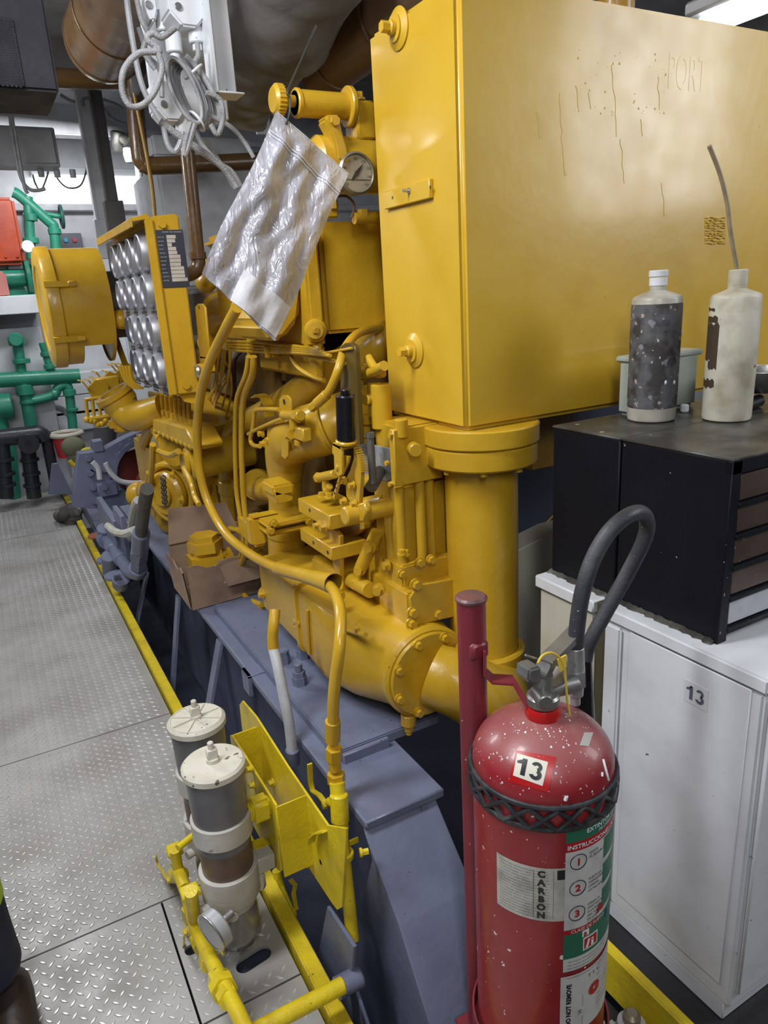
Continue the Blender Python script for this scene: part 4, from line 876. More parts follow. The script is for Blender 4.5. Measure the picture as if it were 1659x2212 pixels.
# ================================================================ priming pump and dial above the bag
YP2 = 2.0
pp_ = empty('priming_pump', 'yellow hand priming pump with knurled knob above the hanging bag', 'pump', PY(720, 330, YP2))
k0 = PY(611, 217, YP2); zz = k0.z
kn = MB().cyl((k0.x-.03, YP2, zz), (k0.x+.004, YP2, zz), .038, n=36, bev=.008)
for i in range(24): t = 2*PI*i/24; kn.box(V((k0.x-.022, YP2+.0375*math.cos(t)-.002, zz+.0375*math.sin(t)-.002)), V((k0.x-.002, YP2+.0375*math.cos(t)+.002, zz+.0375*math.sin(t)+.002)), .0005)
obj('knob', kn, YEL, pp_)
obj('plunger', MB().cyl((k0.x, YP2, zz), (k0.x+.06, YP2, zz), .015, n=20), YEL, pp_)
bx0 = PY(636, 222, YP2).x; bx1 = PY(752, 228, YP2).x
obj('barrel', MB().cyl((bx0, YP2, zz-.004), (bx1, YP2, zz-.004), .034, n=36, bev=.004).cyl((bx0, YP2, zz-.004), (bx0+.014, YP2, zz-.004), .037, n=36, bev=.003), YEL, pp_)
obj('mount_flange', MB().cyl((bx1-.008, YP2, zz-.004), (bx1+.008, YP2, zz-.004), .052, n=36, bev=.003).box((bx1+.01, YP2-.03, zz-.09), (bx1+.07, YP2+.05, zz+.01), .006).bolt((bx1+.03, YP2-.01, zz+.012), ZA, .014, .02).box((bx1+.03, YP2-.02, zz-.06), (bx1+.2, YP2+.03, zz+.005), .01), YEL, pp_)
c = PY(690, 310, YP2)
obj('filter_base', MB().cyl((c.x-.02, YP2+.02, c.z-.05), (c.x+.35, YP2+.02, c.z-.05), .075, n=36, bev=.014).sph((c.x-.02, YP2+.02, c.z-.05), .06, (.5, 1, 1), 20), YEL, pp_)
lg = PY(715, 270, YP2-.07)
obj('lug', MB().prism([PY(*a, YP2-.06) for a in ((700, 258), (706, 247), (735, 247), (738, 275), (752, 320), (758, 360), (730, 345), (722, 300))], (0, .05, 0), .006, 2).bolt(PY(722, 262, YP2-.062), NY, .013, .014, False), YEL, pp_)
obj('drain_fitting', MB().box(PY(704, 470, YP2), PY(730, 448, YP2)+V((0, .03, 0)), .004).cyl(PY(716, 450, YP2+.01), PY(716, 425, YP2+.01), .016, n=16).hexa(PY(717, 452, YP2+.01), ZA, .02, .022).cyl(PY(765, 472, YP2), PY(830, 468, YP2), .016, n=16).hexa(PY(785, 468, YP2), ZA, .018, .02), YEL, pp_)
obj('looped_wire', MB().tube(LY([(730, 424), (748, 424), (762, 436), (765, 452), (758, 472)], YP2), .004, 8, 6), mat('brown_wire', (.12, .06, .02), .5), pp_)
gd = PY(771, 374, YP2-.06)
dg = empty('pressure_gauge', 'large round pressure gauge with cream dial between the bag and yellow tank', 'gauge', gd-V((0, 0, .058)))
GR_ = .056
obj('case', MB().lathe([(0, .04), (GR_*.95, .04), (GR_, .03), (GR_, 0), (GR_*.9, -.006), (GR_*.86, 0)], gd, YA, 40), mat('gauge_case', (.30, .28, .22), .35, metal=.5), dg)
obj('dial', MB().cyl(gd+V((0, .003, 0)), gd+V((0, .005, 0)), GR_*.87, n=36), mat('aged_dial', (.42, .37, .26), .3, coat=.6, col2=(.34, .30, .2), cscale=30), dg)
nd = MB()
t = math.radians(48); d_ = V((math.cos(t), 0, math.sin(t))); q_ = V((-d_.z, 0, d_.x)); o_ = gd+V((0, .001, 0))
nd.add([o_-d_*.024-q_*.002, o_-q_*.006, o_+d_*.034, o_+q_*.006, o_-d_*.024+q_*.002], [(0, 1, 2, 3, 4)])
obj('needle', nd, DST, dg)
dp = MB()
for i, s_ in enumerate(('0', '20', '40', '60', '80', '100', '120', '140', '160')):
    t = math.radians(225-i*33.75); put_text(dp, s_, .010, lambda v, t=t: gd+V((math.cos(t)*.038+v.x-.005, .002, math.sin(t)*.038+v.y-.004)))
dp.box(gd+V((-.042, .0015, -.017)), gd+V((.042, .0025, -.0155)), 0)
obj('dial_marks', dp, mat('faded_ink', (.10, .09, .06), .6), dg)

# ================================================================ clear bag hung on the pump knob
BAG = mat('crinkled_polythene', (.60, .60, .68), .24, bump=.0, col2=(.44, .43, .47), cscale=9, cmix=(.42, .62), rvar=.1, specks=[((.24, .21, .19), 35, .73)])
nt = BAG.node_tree; bs = nt.nodes['Principled BSDF']; bs.inputs['Alpha'].default_value = .88; bs.inputs['Transmission Weight'].default_value = .1; bs.inputs['Coat Weight'].default_value = .5; bs.inputs['Metallic'].default_value = .1
vz = nt.nodes.new('ShaderNodeTexVoronoi'); vz.feature = 'SMOOTH_F1'; vz.inputs['Scale'].default_value = 17
nz = nt.nodes.new('ShaderNodeTexNoise'); nz.inputs['Scale'].default_value = 30; nz.inputs['Detail'].default_value = 2; nz.inputs['Distortion'].default_value = 1.5
ge = nt.nodes.new('ShaderNodeNewGeometry'); mpg = nt.nodes.new('ShaderNodeMapping'); mpg.inputs['Rotation'].default_value = (0, .6, 0); mpg.inputs['Scale'].default_value = (1.0, 1.0, .45)
nt.links.new(ge.outputs['Position'], mpg.inputs['Vector']); nt.links.new(mpg.outputs[0], vz.inputs['Vector']); nt.links.new(mpg.outputs[0], nz.inputs['Vector'])
ad = nt.nodes.new('ShaderNodeMath'); ad.operation = 'ADD'; nt.links.new(vz.outputs['Distance'], ad.inputs[0]); nt.links.new(nz.outputs['Fac'], ad.inputs[1])
bp = nt.nodes.new('ShaderNodeBump'); bp.inputs['Strength'].default_value = .6; bp.inputs['Distance'].default_value = .012; nt.links.new(ad.outputs[0], bp.inputs['Height']); nt.links.new(bp.outputs[0], bs.inputs['Normal']); nt.links.new(bp.outputs[0], bs.inputs['Coat Normal'])
YB2 = 1.87
tl, tr_, br, bl = (PY(*a, YB2) for a in ((596, 241), (752, 376), (592, 736), (437, 590)))
nrm = (tr_-tl).cross(bl-tl).normalized()
if nrm.y > 0: nrm = -nrm
def bagp(u, v, off=0):
    # u across (0..1), v down (0..1); edges bow as in the picture: a waist a third of the way down on the right side
    p = tl.lerp(tr_, u).lerp(bl.lerp(br, u), v)
    e = (tr_-tl).normalized()
    p += e*((.018*math.sin(PI*v)-.030*math.sin(2*PI*v)*.5)*(u-.5)*.6 + .012*math.sin(PI*v*1.0)*(1 if u < .5 else -1)*abs(u-.5)*2*.4)
    wr = .007*math.sin(6.3*u+4*v)+.005*math.sin(17*u-9*v+1)+.0035*math.sin(31*u+13*v)*math.sin(9*v)
    env = min(1, 6*u, 6*(1-u))*min(1, 7*(v-.0)+.2)
    return p+nrm*(wr*env+off+.01*math.sin(PI*u)*math.sin(PI*v))
bg = empty('zip_bag', 'crinkled clear plastic zip bag with paper slip hanging from the priming pump knob', 'bag', bl.lerp(br, .5))
obj('film', MB().grid(lambda u, v: bagp(u, v, .006), 40, 60), BAG, bg, ang=180)
obj('back_film', MB().grid(lambda u, v: bagp(u, v, -.004), 20, 30), BAG, bg, ang=180)
zs_ = MB()
for vv in (.115, .132): zs_.tube([bagp(u/20, vv, .0085) for u in range(21)], .0016, 6, smooth=False)
zs_.tube([bagp(u/20, .003, .007) for u in range(21)], .001, 6, smooth=False)
obj('zip_strip', zs_, mat('zip_plastic', (.75, .76, .82), .25, alpha=.9), bg)
obj('paper_slip', MB().grid(lambda u, v: bagp(.37+.62*u, .80+.185*v+(1-u)*.02, .009), 12, 6), mat('grubby_paper', (.62, .61, .63), .6, bump=.2, col2=(.5, .49, .5), cscale=14), bg)
one('wire_tie', MB().tube(LY([(618, 268), (625, 245), (626, 215), (621, 200), (628, 180), (655, 120), (683, 56)], 1.86), .003, 8, 6), mat('tie_black', (.03, .03, .03), .4), 'thin dark wire tie rising from the bag past the pump knob', 'cable tie')

# ================================================================ hoses in front of the engine
lh = empty('yellow_sleeved_hose', 'long yellow hose curving down from under the bag to an open sleeve end', 'hose', PX(715, 1265, .70))
pts = [PX(*a) for a in ((512, 665, .68), (485, 715, .67), (450, 790, .66), (432, 860, .66), (426, 940, .66), (432, 1020, .66), (452, 1090, .67), (490, 1155, .68), (545, 1200, .69), (600, 1228, .70), (645, 1240, .705))]
obj('hose', MB().tube(pts, .0165, 16, 7), YEL, lh)
obj('sleeve', MB().tube([PX(600, 1228, .695), PX(650, 1241, .70), PX(690, 1252, .70), PX(722, 1262, .70)], lambda t: .0205+.010*max(0, t-.35), 20, 6, cap=False).tube([PX(650, 1241, .70), PX(690, 1252, .70), PX(722, 1262, .70)], lambda t: .019+.0095*t, 20, 6, cap=False), YEL, lh)
s2 = empty('fuel_return_hose', 'yellow hose looping out of the sleeve end down to yellow swivel fittings beside the bed', 'hose', PX(722, 1560, .56))
obj('hose', MB().tube([PX(*a) for a in ((690, 1256, .70), (712, 1266, .69), (728, 1292, .66), (736, 1335, .63), (733, 1400, .60), (724, 1470, .585), (720, 1520, .58), (720, 1562, .58))], .0145, 16, 7), YEL, s2)
F = lambda a, b, x=.58: PX(a, b, x)
mb = MB().cyl(F(719, 1600), F(719, 1556), .019, n=24, bev=.002).hexa(F(722, 1640), F(721, 1600)-F(722, 1640), .021, .036).cyl(F(724, 1662), F(722, 1636), .016, n=20).hexa(F(727, 1690), F(725, 1662)-F(727, 1690), .023, .028)
obj('swivel_fitting', mb, YEL, s2)
vp = empty('yellow_ball_valve_pipe', 'bright yellow pipe with ball valve clamped to the plate bracket', 'pipe', F(760, 2020, .52))
mb = MB().cyl(F(737, 1790, .56), F(728, 1690, .575), .0195, n=24).cyl(F(762, 2030, .53), F(737, 1790, .56), .0165, n=24)
obj('pipe', mb, YBR, vp)
obj('valve_body', MB().hexa(F(733, 1735, .568), F(730, 1700, .572)-F(733, 1735, .568), .024, .02).cyl(F(735, 1775, .562), F(732, 1715, .57), .023, n=24, bev=.003).cyl(F(734, 1742, .567), F(712, 1732, .575), .012, n=16), YBR, vp)
obj('valve_handle', MB().strip([F(705, 1738, .575), F(690, 1718, .575), F(675, 1708, .575), F(671, 1690, .575), F(669, 1650, .575)], .014, .005, XA).hexa(F(706, 1738, .575), NX, .009, .012), YBR, vp)
obj('pipe_clamp', MB().ring(F(744, 1846, .555)+V((0, 0, -.008)), ZA, .017, .024, .016, 24).box(F(702, 1848, .535)+V((0, 0, -.008)), F(702, 1848, .535)+V((.10, .006, .010)), .002).bolt(F(716, 1852, .53), NX, .008, .03).bolt(F(778, 1842, .56), (1, -.3, 0), .008, .02), YBR, vp)
cl = empty('white_hose', 'grey white hose with yellow top hanging from the oil cooler to the bed', 'hose', PX(634, 1645, .575))
obj('hose', MB().tube([PX(*a) for a in ((590, 1400, .575), (600, 1440, .572), (612, 1500, .57), (624, 1560, .57), (632, 1632, .57))], .0155, 16, 6), mat('grey_white_hose', (.50, .51, .53), .45, bump=.2, col2=(.36, .37, .40), cscale=12), cl)
obj('painted_top', MB().tube([PX(*a) for a in ((594, 1318, .60), (591, 1350, .585), (589, 1380, .577), (591, 1405, .575))], .0158, 16, 6), YEL, cl, 'yellow painted upper end')
obj('end_fitting', MB().cyl(PX(633, 1650, .57), PX(631, 1618, .57), .020, n=20, bev=.003), GRY, cl)

# ================================================================ expansion tank
TX, TY, TZ0, TZ1, TYB, TXR = 1.03, 1.46, 1.302, 2.285, 1.86, 2.5
tk = empty('expansion_tank', 'huge glossy yellow box shaped coolant tank filling the upper right', 'tank', ((TX+TXR)/2, 1.66, TZ0))
TKM = mat('tank_yellow_enamel', (.62, .385, .026), .36, bump=.14, bscale=26, col2=(.55, .33, .02), cscale=3, coat=.25, specks=[((.33, .20, .04), 60, .79)], rvar=.06)
obj('shell', MB().box((TX, TY, TZ0), (TXR, TYB, TZ1), .013, 3), TKM, tk)
for a in ((862, 62), (896, 757)):
    c = PX(*a, TX); obj('boss', MB().lathe([(.045, 0), (.046, .004), (.034, .010), (.030, .012), (.030, .016), (0, .016)], c, NX, 32), TKM, tk)
    obj('bolt', MB().cyl(c+V((-.014, 0, 0)), c+V((-.03, 0, 0)), .016, n=20, bev=.003).hexa(c+V((-.03, 0, 0)), NX, .013, .02), TKM, tk)
a, b = PX(838, 432, TX), PX(936, 394, TX)
obj('strap_bar', MB().box((TX-.012, min(a.y, b.y), a.z-.024), (TX, max(a.y, b.y), a.z+.020), .002), TKM, tk)
c = PX(884, 412, TX-.012); obj('bar_screw', MB().cyl(c, c+V((-.018, 0, 0)), .004, n=12).hexa(c, NX, .008, .003), STL, tk)
hb = MB()
for a in ((848, 427), (930, 404)): c = PX(*a, TX-.0121); hb.cyl(c, c+V((-.0006, 0, 0)), .004, n=12)
obj('bar_holes', hb, DST, tk)
wl = MB()
for (s_, x_, y_, sz) in (('PORT', 1440, 190, .118),):
    p = PY(x_, y_, TY); put_text(wl, s_, sz, lambda v, p=p: V((p.x+v.x*.50, TY-.0001-v.z*.7, p.z+v.y)), ext=.0007)
obj('raised_letters', wl, TKM, tk, 'painted over raised lettering')
dr = MB(); random.seed(4)
for (x_, y0, y1) in ((1322, 140, 300), (1244, 185, 235), (1272, 200, 240), (1420, 165, 245), (1340, 300, 400), (1207, 200, 390), (1385, 258, 300), (1160, 240, 300), (1430, 395, 470)):
    dr.tube([PY(x_+random.uniform(-2, 2)+.07*(y-y0), y, TY) for y in range(y0, y1+1, 12)], .0009, 6, 2)
for i in range(40):
    p = PY(1240+random.random()*200, 100+random.random()*150, TY); dr.sph(p, random.uniform(.0008, .002), (1.4, .6, 1.6), 6)
obj('paint_runs', dr, TKM, tk)
wq = MB()
for i in range(11):
    y_ = 471+i*5.4
    for x0_, x1_ in ((1524, 1541), (1543, 1566)):
        q_ = [PY(x0_+(x1_-x0_)*t/4, y_+random.uniform(-2, 2), TY-.001) for t in range(5)]; wq.tube(q_, .0022, 6, 3)
obj('weld_bead_patch', wq, TKM, tk, 'small square patch of wavy paint ridges')
dm_ = mat('dark_grime', (.20, .12, .03), .6)
c = PY(1405, 0, 1.66)
one('tank_vent_pipe', MB().cyl((1.70, 1.66, 2.28), (1.70, 1.66, 3.19), .05, n=28), YDK, 'yellow brown pipe rising from the top of the yellow tank', 'pipe')
# vertical coolant pipe under the tank
CPX, CPY = 1.147, 1.56
cp = empty('coolant_pipe', 'thick vertical yellow coolant pipe flanged to the underside of the yellow tank', 'pipe', (CPX, CPY, .57))
obj('upper_flange', MB().cyl((CPX, CPY, 1.250), (CPX, CPY, 1.301), .158, n=56, bev=.004), YEL, cp)
obj('lower_flange', MB().cyl((CPX, CPY, 1.192), (CPX, CPY, 1.2485), .153, n=56, bev=.005), YEL, cp)
obj('pipe', MB().cyl((CPX, CPY, .60), (CPX, CPY, 1.195), .101, n=48), YEL, cp)
bo = MB()
for k in range(8):
    t = 2*PI*k/8+.2; bo.bolt((CPX+.132*math.cos(t), CPY+.132*math.sin(t), 1.193), (0, 0, -1), .010, .016, False)
obj('flange_bolts', bo, YEL, cp)
obj('socket', MB().lathe([(.101, 0), (.116, 0), (.120, .006), (.120, .062), (.114, .068), (.102, .068)], (CPX, CPY, .565), ZA, 48), YEL, cp)
el = MB().tube([(.935, 1.51, .625), (.985, 1.45, .600), (1.06, 1.43, .545), (1.125, 1.49, .52), (1.147, 1.56, .56), (1.147, 1.56, .60)], lambda t: .088+.022*t, 32, 8)
obj('elbow', el, YEL, cp)
obj('elbow_lug', MB().cyl((1.02, 1.50, .68), (1.02, 1.44, .70), .018, n=16).box((1.0, 1.47, .62), (1.04, 1.5, .69), .006).bolt((1.02, 1.44, .70), NY, .012, .012, False), YEL, cp)
tx = MB(); 
obj('cast_mark', MB().cyl(PX(905, 1495, .90), PX(925, 1510, .90), .003, n=8).cyl(PX(908, 1505, .90), PX(926, 1520, .90), .003, n=8), YEL, cp)
a_, b_ = PY(1148, 1018, 1.8), PY(1240, 930, 1.8)
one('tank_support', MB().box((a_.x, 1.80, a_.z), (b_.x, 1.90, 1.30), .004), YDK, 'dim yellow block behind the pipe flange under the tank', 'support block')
fg = MB(); fc_ = PY(1300, 1340, 2.264)
for i in range(13):
    R = .30+i*.031; fg.tube([fc_+V((R*math.cos(t), 0, R*math.sin(t))) for t in [PI*(.35+.6*k/16) for k in range(17)]], .0045, 6, smooth=False)
for t in (.5, .62, .74, .86): fg.tube([fc_+V((.3*math.cos(PI*t), .0, .3*math.sin(PI*t))), fc_+V((.68*math.cos(PI*t), .0, .68*math.sin(PI*t)))], .006, 6, smooth=False)
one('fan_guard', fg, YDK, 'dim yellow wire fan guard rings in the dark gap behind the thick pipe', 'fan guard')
one('dark_radiator', MB().box((1.36, 2.27, .3), (2.6, 2.33, 1.4), 0), GDK, 'dark backing sheet painted as shade behind the fan guard', 'backing sheet')  # dark sheet added to stand for the shade behind the guard rings
one('cream_cowl', MB().prism([(1.30, 1.75, -.1), (1.30, 1.75, .775), (1.42, 1.75, .805), (1.60, 1.75, .84), (1.7, 1.75, .84), (1.7, 1.75, -.1)], (0, .1, 0), .004), CRM, 'cream sheet metal cowl behind the white cabinets beside the thick pipe', 'cowl')

# ================================================================ filters, plate bracket and fuel pipework at the kerb
br_ = empty('filter_bracket', 'bright yellow welded plate bracket holding the twin filters', 'bracket', (.47, 1.6, .1))
back = [PX(*a, .50) for a in ((517, 1522), (523, 1514), (552, 1548), (620, 1655), (707, 1783), (748, 1790), (738, 1960), (728, 1966), (716, 1950), (664, 1870), (600, 1800), (528, 1620))]
obj('back_plate', MB().prism(back, (.006, 0, 0), .001), YBR, br_)
out = [PX(*a, .42) for a in ((497, 1591), (500, 1588), (595, 1740), (607, 1882), (600, 1880), (512, 1720))]
obj('channel_web', MB().prism(out, (.006, 0, 0), .001), YBR, br_)
oy, iy = out[2].y, out[0].y
obj('channel_end', MB().box((.42, oy-.004, out[3].z), (.502, oy, .463), .001), YBR, br_)
obj('channel_end', MB().box((.42, iy-.004, .25), (.502, iy, .452), .001), YBR, br_)
bt = MB(); hexes(bt, [(658, 1742), (664, 1865), (590, 1690), (545, 1640)], NX, .009, .014, X=.4995)
for a in ((560, 1745), (566, 1850), (548, 1695), (543, 1660)): bt.bolt(PX(*a, .415), NX, .008, .012)
obj('bolts', bt, YBR, br_)
ob = MB(); a = PX(700, 1795, .497); ob.strip([PX(704, 1795, .497), PX(685, 1798, .49), PX(674, 1808, .485), (PX(672, 1820, .485))], .02, .004, XA); obj('hook_clip', ob, YBR, br_)
for py in (1748, 1843):
    p = PX(566, py, .40); obj('clamp_ear', MB().box((.365, p.y-.02, p.z-.030), (.425, p.y+.03, p.z+.034), .012, 3).bolt((.364, p.y+.004, p.z), NX, .011, .014), YBR, br_)
ALB = mat('filter_bowl_grey', (.15, .145, .15), .32, bump=.08, col2=(.11, .105, .11), cscale=9, rvar=.08)
RST = mat('filter_rust_brown', (.13, .085, .06), .45, bump=.2, col2=(.09, .06, .045), cscale=12, specks=[((.42, .40, .37), 16, .68)])
WBN = mat('chipped_white_band', (.50, .48, .43), .5, bump=.25, col2=(.40, .36, .31), cscale=11, specks=[((.20, .19, .19), 17, .66)])
LID = mat('cream_lid', (.60, .57, .48), .45, bump=.3, bscale=60, col2=(.52, .48, .39), cscale=18, specks=[((.14, .10, .06), 60, .70)])
def filt(x, y, ribs, label):
    f = empty('fuel_filter', label, 'filter', (x, y, .02), 'twin fuel filters on the yellow bracket'); o = V((x, y, 0)); R = .077
    obj('lid', MB().lathe([(0, .592), (R-.006, .592), (R, .586), (R, .572), (R-.008, .566)], o, ZA, 44), LID, f)
    tb_ = MB().cyl(o+V((0, 0, .592)), o+V((0, 0, .602)), .016, n=20).cyl(o+V((0, 0, .602)), o+V((0, 0, .646)), .0075, n=14, bev=.002).box(o+V((-.013, -.009, .598)), o+V((.013, .009, .628)), .003)
    lt = obj('tee_handle', tb_, LID, f)
    if ribs:
        rb = MB()
        for k in range(8): t = 2*PI*k/8+.2; rb.strip([o+V((.014*math.cos(t), .014*math.sin(t), .5935)), o+V((.066*math.cos(t), .066*math.sin(t), .5925))], .005, .004, ZA)
        rb.torus(o+V((0, 0, .592)), ZA, .068, .0025, 36, 6); obj('lid_ribs', rb, LID, f)
    obj('upper_bowl', MB().cyl(o+V((0, 0, .36)), o+V((0, 0, .568)), .0655, .0705, n=44), ALB, f)
    obj('clamp_band', MB().ring(o+V((0, 0, .385)), ZA, .066, .0745, .058, 44).box(o+V((.05, -.03, .39)), o+V((.115, .012, .438)), .004), WBN, f)
    obj('lower_bowl', MB().cyl(o+V((0, 0, .24)), o+V((0, 0, .40)), .064, .0655, n=44), RST, f)
    obj('clamp_band', MB().ring(o+V((0, 0, .235)), ZA, .064, .0745, .052, 44).box(o+V((.05, -.03, .238)), o+V((.115, .012, .284)), .004), WBN, f)
    obj('drain_body', MB().lathe([(.062, .245), (.074, .235), (.074, .205), (.068, .195), (.060, .175), (.03, .165)], o, ZA, 36).box(o+V((.04, -.03, .18)), o+V((.085, .02, .235)), .01).cyl(o+V((-.05, -.02, .205)), o+V((-.085, -.03, .205)), .012).cyl(o+V((-.02, -.06, .19)), o+V((-.02, -.075, .19)), .012), WBN, f)
    obj('sediment_bowl', MB().lathe([(.056, .18), (.060, .15), (.060, .085), (.052, .055), (.03, .034), (.012, .028), (.012, .01), (0, .01)], o, ZA, 36), mat('sediment_glass', (.17, .15, .13), .25, coat=.4, col2=(.22, .215, .2), cscale=9), f)
    return f
filt(.303, 1.515, False, 'front fuel filter with plain cream lid and chipped white bands')
filt(.318, 1.725, True, 'rear fuel filter with ribbed cream lid, partly hidden behind the other filter')
mf = empty('fuel_manifold', 'bright yellow valved fuel pipe running beside the filters on the tread plates', 'pipe', PX(470, 2120, .2))
Q = lambda x, y, X_=.2: PX(x, y, X_)
mb = MB().tube([Q(403, 1925, .205), Q(418, 1985, .205), Q(440, 2040, .206), Q(462, 2085, .208), Q(490, 2140, .21), Q(525, 2212, .212), Q(560, 2290, .213)], .0175, 16, 5)
mb.cyl(Q(378, 1836), Q(385, 1880), .014, n=16).cyl(Q(385, 1880), Q(400, 1920, .2), .0165, n=16).cyl(Q(384, 1832, .2), Q(384, 1832, .2)+V((.06, .03, 0)), .009, n=14).cyl(Q(412, 1925, .2), Q(420, 1985, .205), .0165)
obj('pipe', mb, YBR, mf)
def qbox(x0, y0, x1, y1, Y):
    p_, q_ = PY(x0, y1, Y), PY(x1, y0, Y); return (p_.x, Y-.02, p_.z), (q_.x, Y+.022, q_.z)
ya, yb = Q(376, 1838).y, Q(410, 1930).y
mb = MB().box(*qbox(362, 1824, 392, 1850, ya), .004).box(*qbox(392, 1912, 430, 1942, yb), .004)
mb.hexa(Q(380, 1870), Q(378, 1850)-Q(380, 1870), .014, .02)
for (a, b, r) in (((412, 1985), (410, 1960), .022), ((436, 2045), (428, 2022), .024), ((447, 2064), (455, 2083), .024), ((470, 2110), (478, 2126), .026), ((485, 2140), (478, 2124), .031), ((495, 2160), (488, 2146), .024)):
    mb.hexa(Q(*a, .207), Q(*b, .207)-Q(*a, .207), r, (Q(*b, .207)-Q(*a, .207)).length)
obj('pipe_unions', mb, YBR, mf)
for i, (c_, l_) in enumerate((((378, 1892), [(366, 1900), (358, 1895), (350, 1880), (341, 1868), (336, 1850)]), ((413, 2008), [(402, 2012), (397, 2020), (398, 2035), (392, 2050), (400, 2068)]))):
    obj('valve', MB().cyl(Q(c_[0]-6, c_[1], .205), Q(c_[0]+14, c_[1]-2, .21), .021, n=18, bev=.003), YBR, mf)
    obj('lever_handle', MB().strip([Q(*a, .175) for a in l_], .014, .004, V((.3, .9, 0))).hexa(Q(l_[0][0]+3, l_[0][1], .18), NX, .008, .01), YBR, mf)
g0 = Q(466, 2006, .225)
fgz = empty('vacuum_gauge', 'steel cased dial gauge seen edge on in front of the near filter', 'gauge', g0-V((0, 0, .045)))
ga_ax = V((.93, .35, .1)).normalized()
obj('case', MB().cyl(g0-ga_ax*.016, g0+ga_ax*.016, .046, n=36, bev=.004), mat('gauge_case_grey', (.40, .41, .42), .4, metal=.3), fgz); obj('rim', MB().torus(g0-ga_ax*.014, ga_ax, .045, .0035, 36), STL, fgz); obj('stem', MB().cyl(g0+ga_ax*.016, g0+ga_ax*.05, .01, n=12).cyl(g0-V((0, 0, .04)), g0-V((-.01, .01, .07)), .008, n=12), STL, fgz)
YR = 1.19
one('yellow_cross_pipe', MB().cyl(PY(510, 2250, YR), PY(742, 2127, YR), .019, n=24, bev=.002), YBR, 'bright yellow pipe crossing from the fuel line into the grey bed socket', 'pipe')
vb = empty('drain_valve', 'bright yellow drain valve hanging behind the near filter', 'valve', PX(630, 1985, .47))
obj('pipe', MB().tube([PX(*a, .47) for a in ((598, 1880), (606, 1920), (622, 1960), (632, 1985))], .014, 14, 5), YBR, vb)
obj('knob', MB().sph(PX(630, 1976, .465), .016, n=14), YBR, vb)
obj('lever_handle', MB().strip([PX(*a, .48) for a in ((628, 1900), (638, 1912), (634, 1930), (640, 1965))], .012, .004, XA), YBR, vb)
# ================================================================ white cabinets and black drawer cabinets
wc = empty('white_cabinet', 'white steel cabinet marked 13 standing right of the fire extinguisher', 'cabinet', (1.55, .93, 0))
obj('carcass', MB().box((1.2, .725, .05), (1.95, 1.135, .862), .006, 2), WHT, wc)
obj('plinth', MB().box((1.203, .74, 0), (1.93, 1.12, .05), .002), WHT, wc)
obj('worktop', MB().box((1.192, .715, .866), (1.96, 1.14, .90), .005, 2), WHT, wc)
obj('side_panel', MB().box((1.196, .75, .10), (1.2, 1.06, .862), .0015).box((1.188, 1.08, .06), (1.2, 1.13, .862), .005, 2), WHT, wc)
obj('front_door', MB().box((1.215, .715, .09), (1.93, .725, .85), .004), WHT, wc)
s0, s1 = PX(1478, 1470, 1.195), PX(1533, 1530, 1.195)
c = PX(1503, 1502, 1.1955); sk = obj('number_sticker', MB().box((1.1950, c.y-.029, c.z-.026), (1.1958, c.y+.029, c.z+.026), 0), mat('sticker_white', (.62, .63, .65), .5), wc, 'small white sticker with number')
tn = MB(); thirteen(tn, lambda v: V((1.1945, c.y-v.x*.042, c.z-.016+v.y*.044))); obj('number', tn, mat('sticker_ink', (.10, .11, .15), .5), sk)
w2 = empty('white_cabinet', 'white steel cabinet behind the dark gap, beside the thick yellow pipe', 'cabinet', (1.5, 1.28, 0))
obj('carcass', MB().box((1.2, 1.175, .0), (1.95, 1.375, .862), .005, 2), CRM, w2); obj('worktop', MB().box((1.190, 1.17, .866), (1.96, 1.385, .90), .004), WHT, w2)
one('cabinet_gap_post', MB().box((1.205, 1.137, 0), (1.28, 1.172, .895), .002), mat('gap_shade_olive', (.07, .06, .035), .6, bump=.3), 'dark olive strip painted as the shade between the two white cabinets', 'post')  # dark strip standing in for the shade inside the gap
BTP = mat('worn_black_top', (.035, .033, .03), .35, bump=.2, bscale=40, col2=(.13, .125, .11), cscale=6, cmix=(.48, .72), specks=[((.32, .29, .22), 33, .73)])
DWR = mat('bronze_drawer_front', (.10, .065, .05), .35, metal=.4, bump=.1, col2=(.13, .09, .075), cscale=5, specks=[((.6, .58, .55), 85, .745)])
tbx = empty('drawer_cabinet', 'black small parts drawer cabinet with bronze drawers on the white cabinet', 'cabinet', (1.6, 1.0, .90))
obj('shell', MB().box((1.24, .875, .903), (2.05, 1.148, 1.297), .004), BLK, tbx)
obj('top_panel', MB().box((1.238, .862, 1.295), (2.055, 1.149, 1.301), .002), BTP, tbx)
obj('frame', MB().box((1.238, .862, .90), (1.268, .88, 1.296), .002).box((1.238, .862, 1.268), (2.05, .88, 1.296), .002), BLK, tbx)
hz = (1.268-.925)/5
for k in range(5):
    z0 = .925+hz*k; last = k == 0
    d = obj('drawer', MB().box((1.272, .866, z0+.010), (1.62, .885, z0+hz-.004), .002).box((1.626, .866, z0+.010), (2.02, .885, z0+hz-.004), .002), mat('pale_drawer_front', (.42, .44, .48), .4, col2=(.3, .31, .34)) if last else DWR, tbx, 'pale grey bottom drawer' if last else None)
    obj('pull', MB().prism([(1.47, .866, z0+.05), (1.55, .866, z0+.05), (1.54, .846, z0+.012), (1.48, .846, z0+.012)], (0, .003, 0)).prism([(1.42, .866, z0+hz-.012), (1.56, .866, z0+hz-.012), (1.49, .858, z0+.03)], (0, -.003, 0)) if k != 4 else MB().box((1.52, .858, z0+.02), (1.56, .866, z0+.04), .002), BTP if not last else WGR, d)
    obj('rail', MB().box((1.266, .860, z0-.004), (2.03, .878, z0+.008), .002), BLK, tbx)
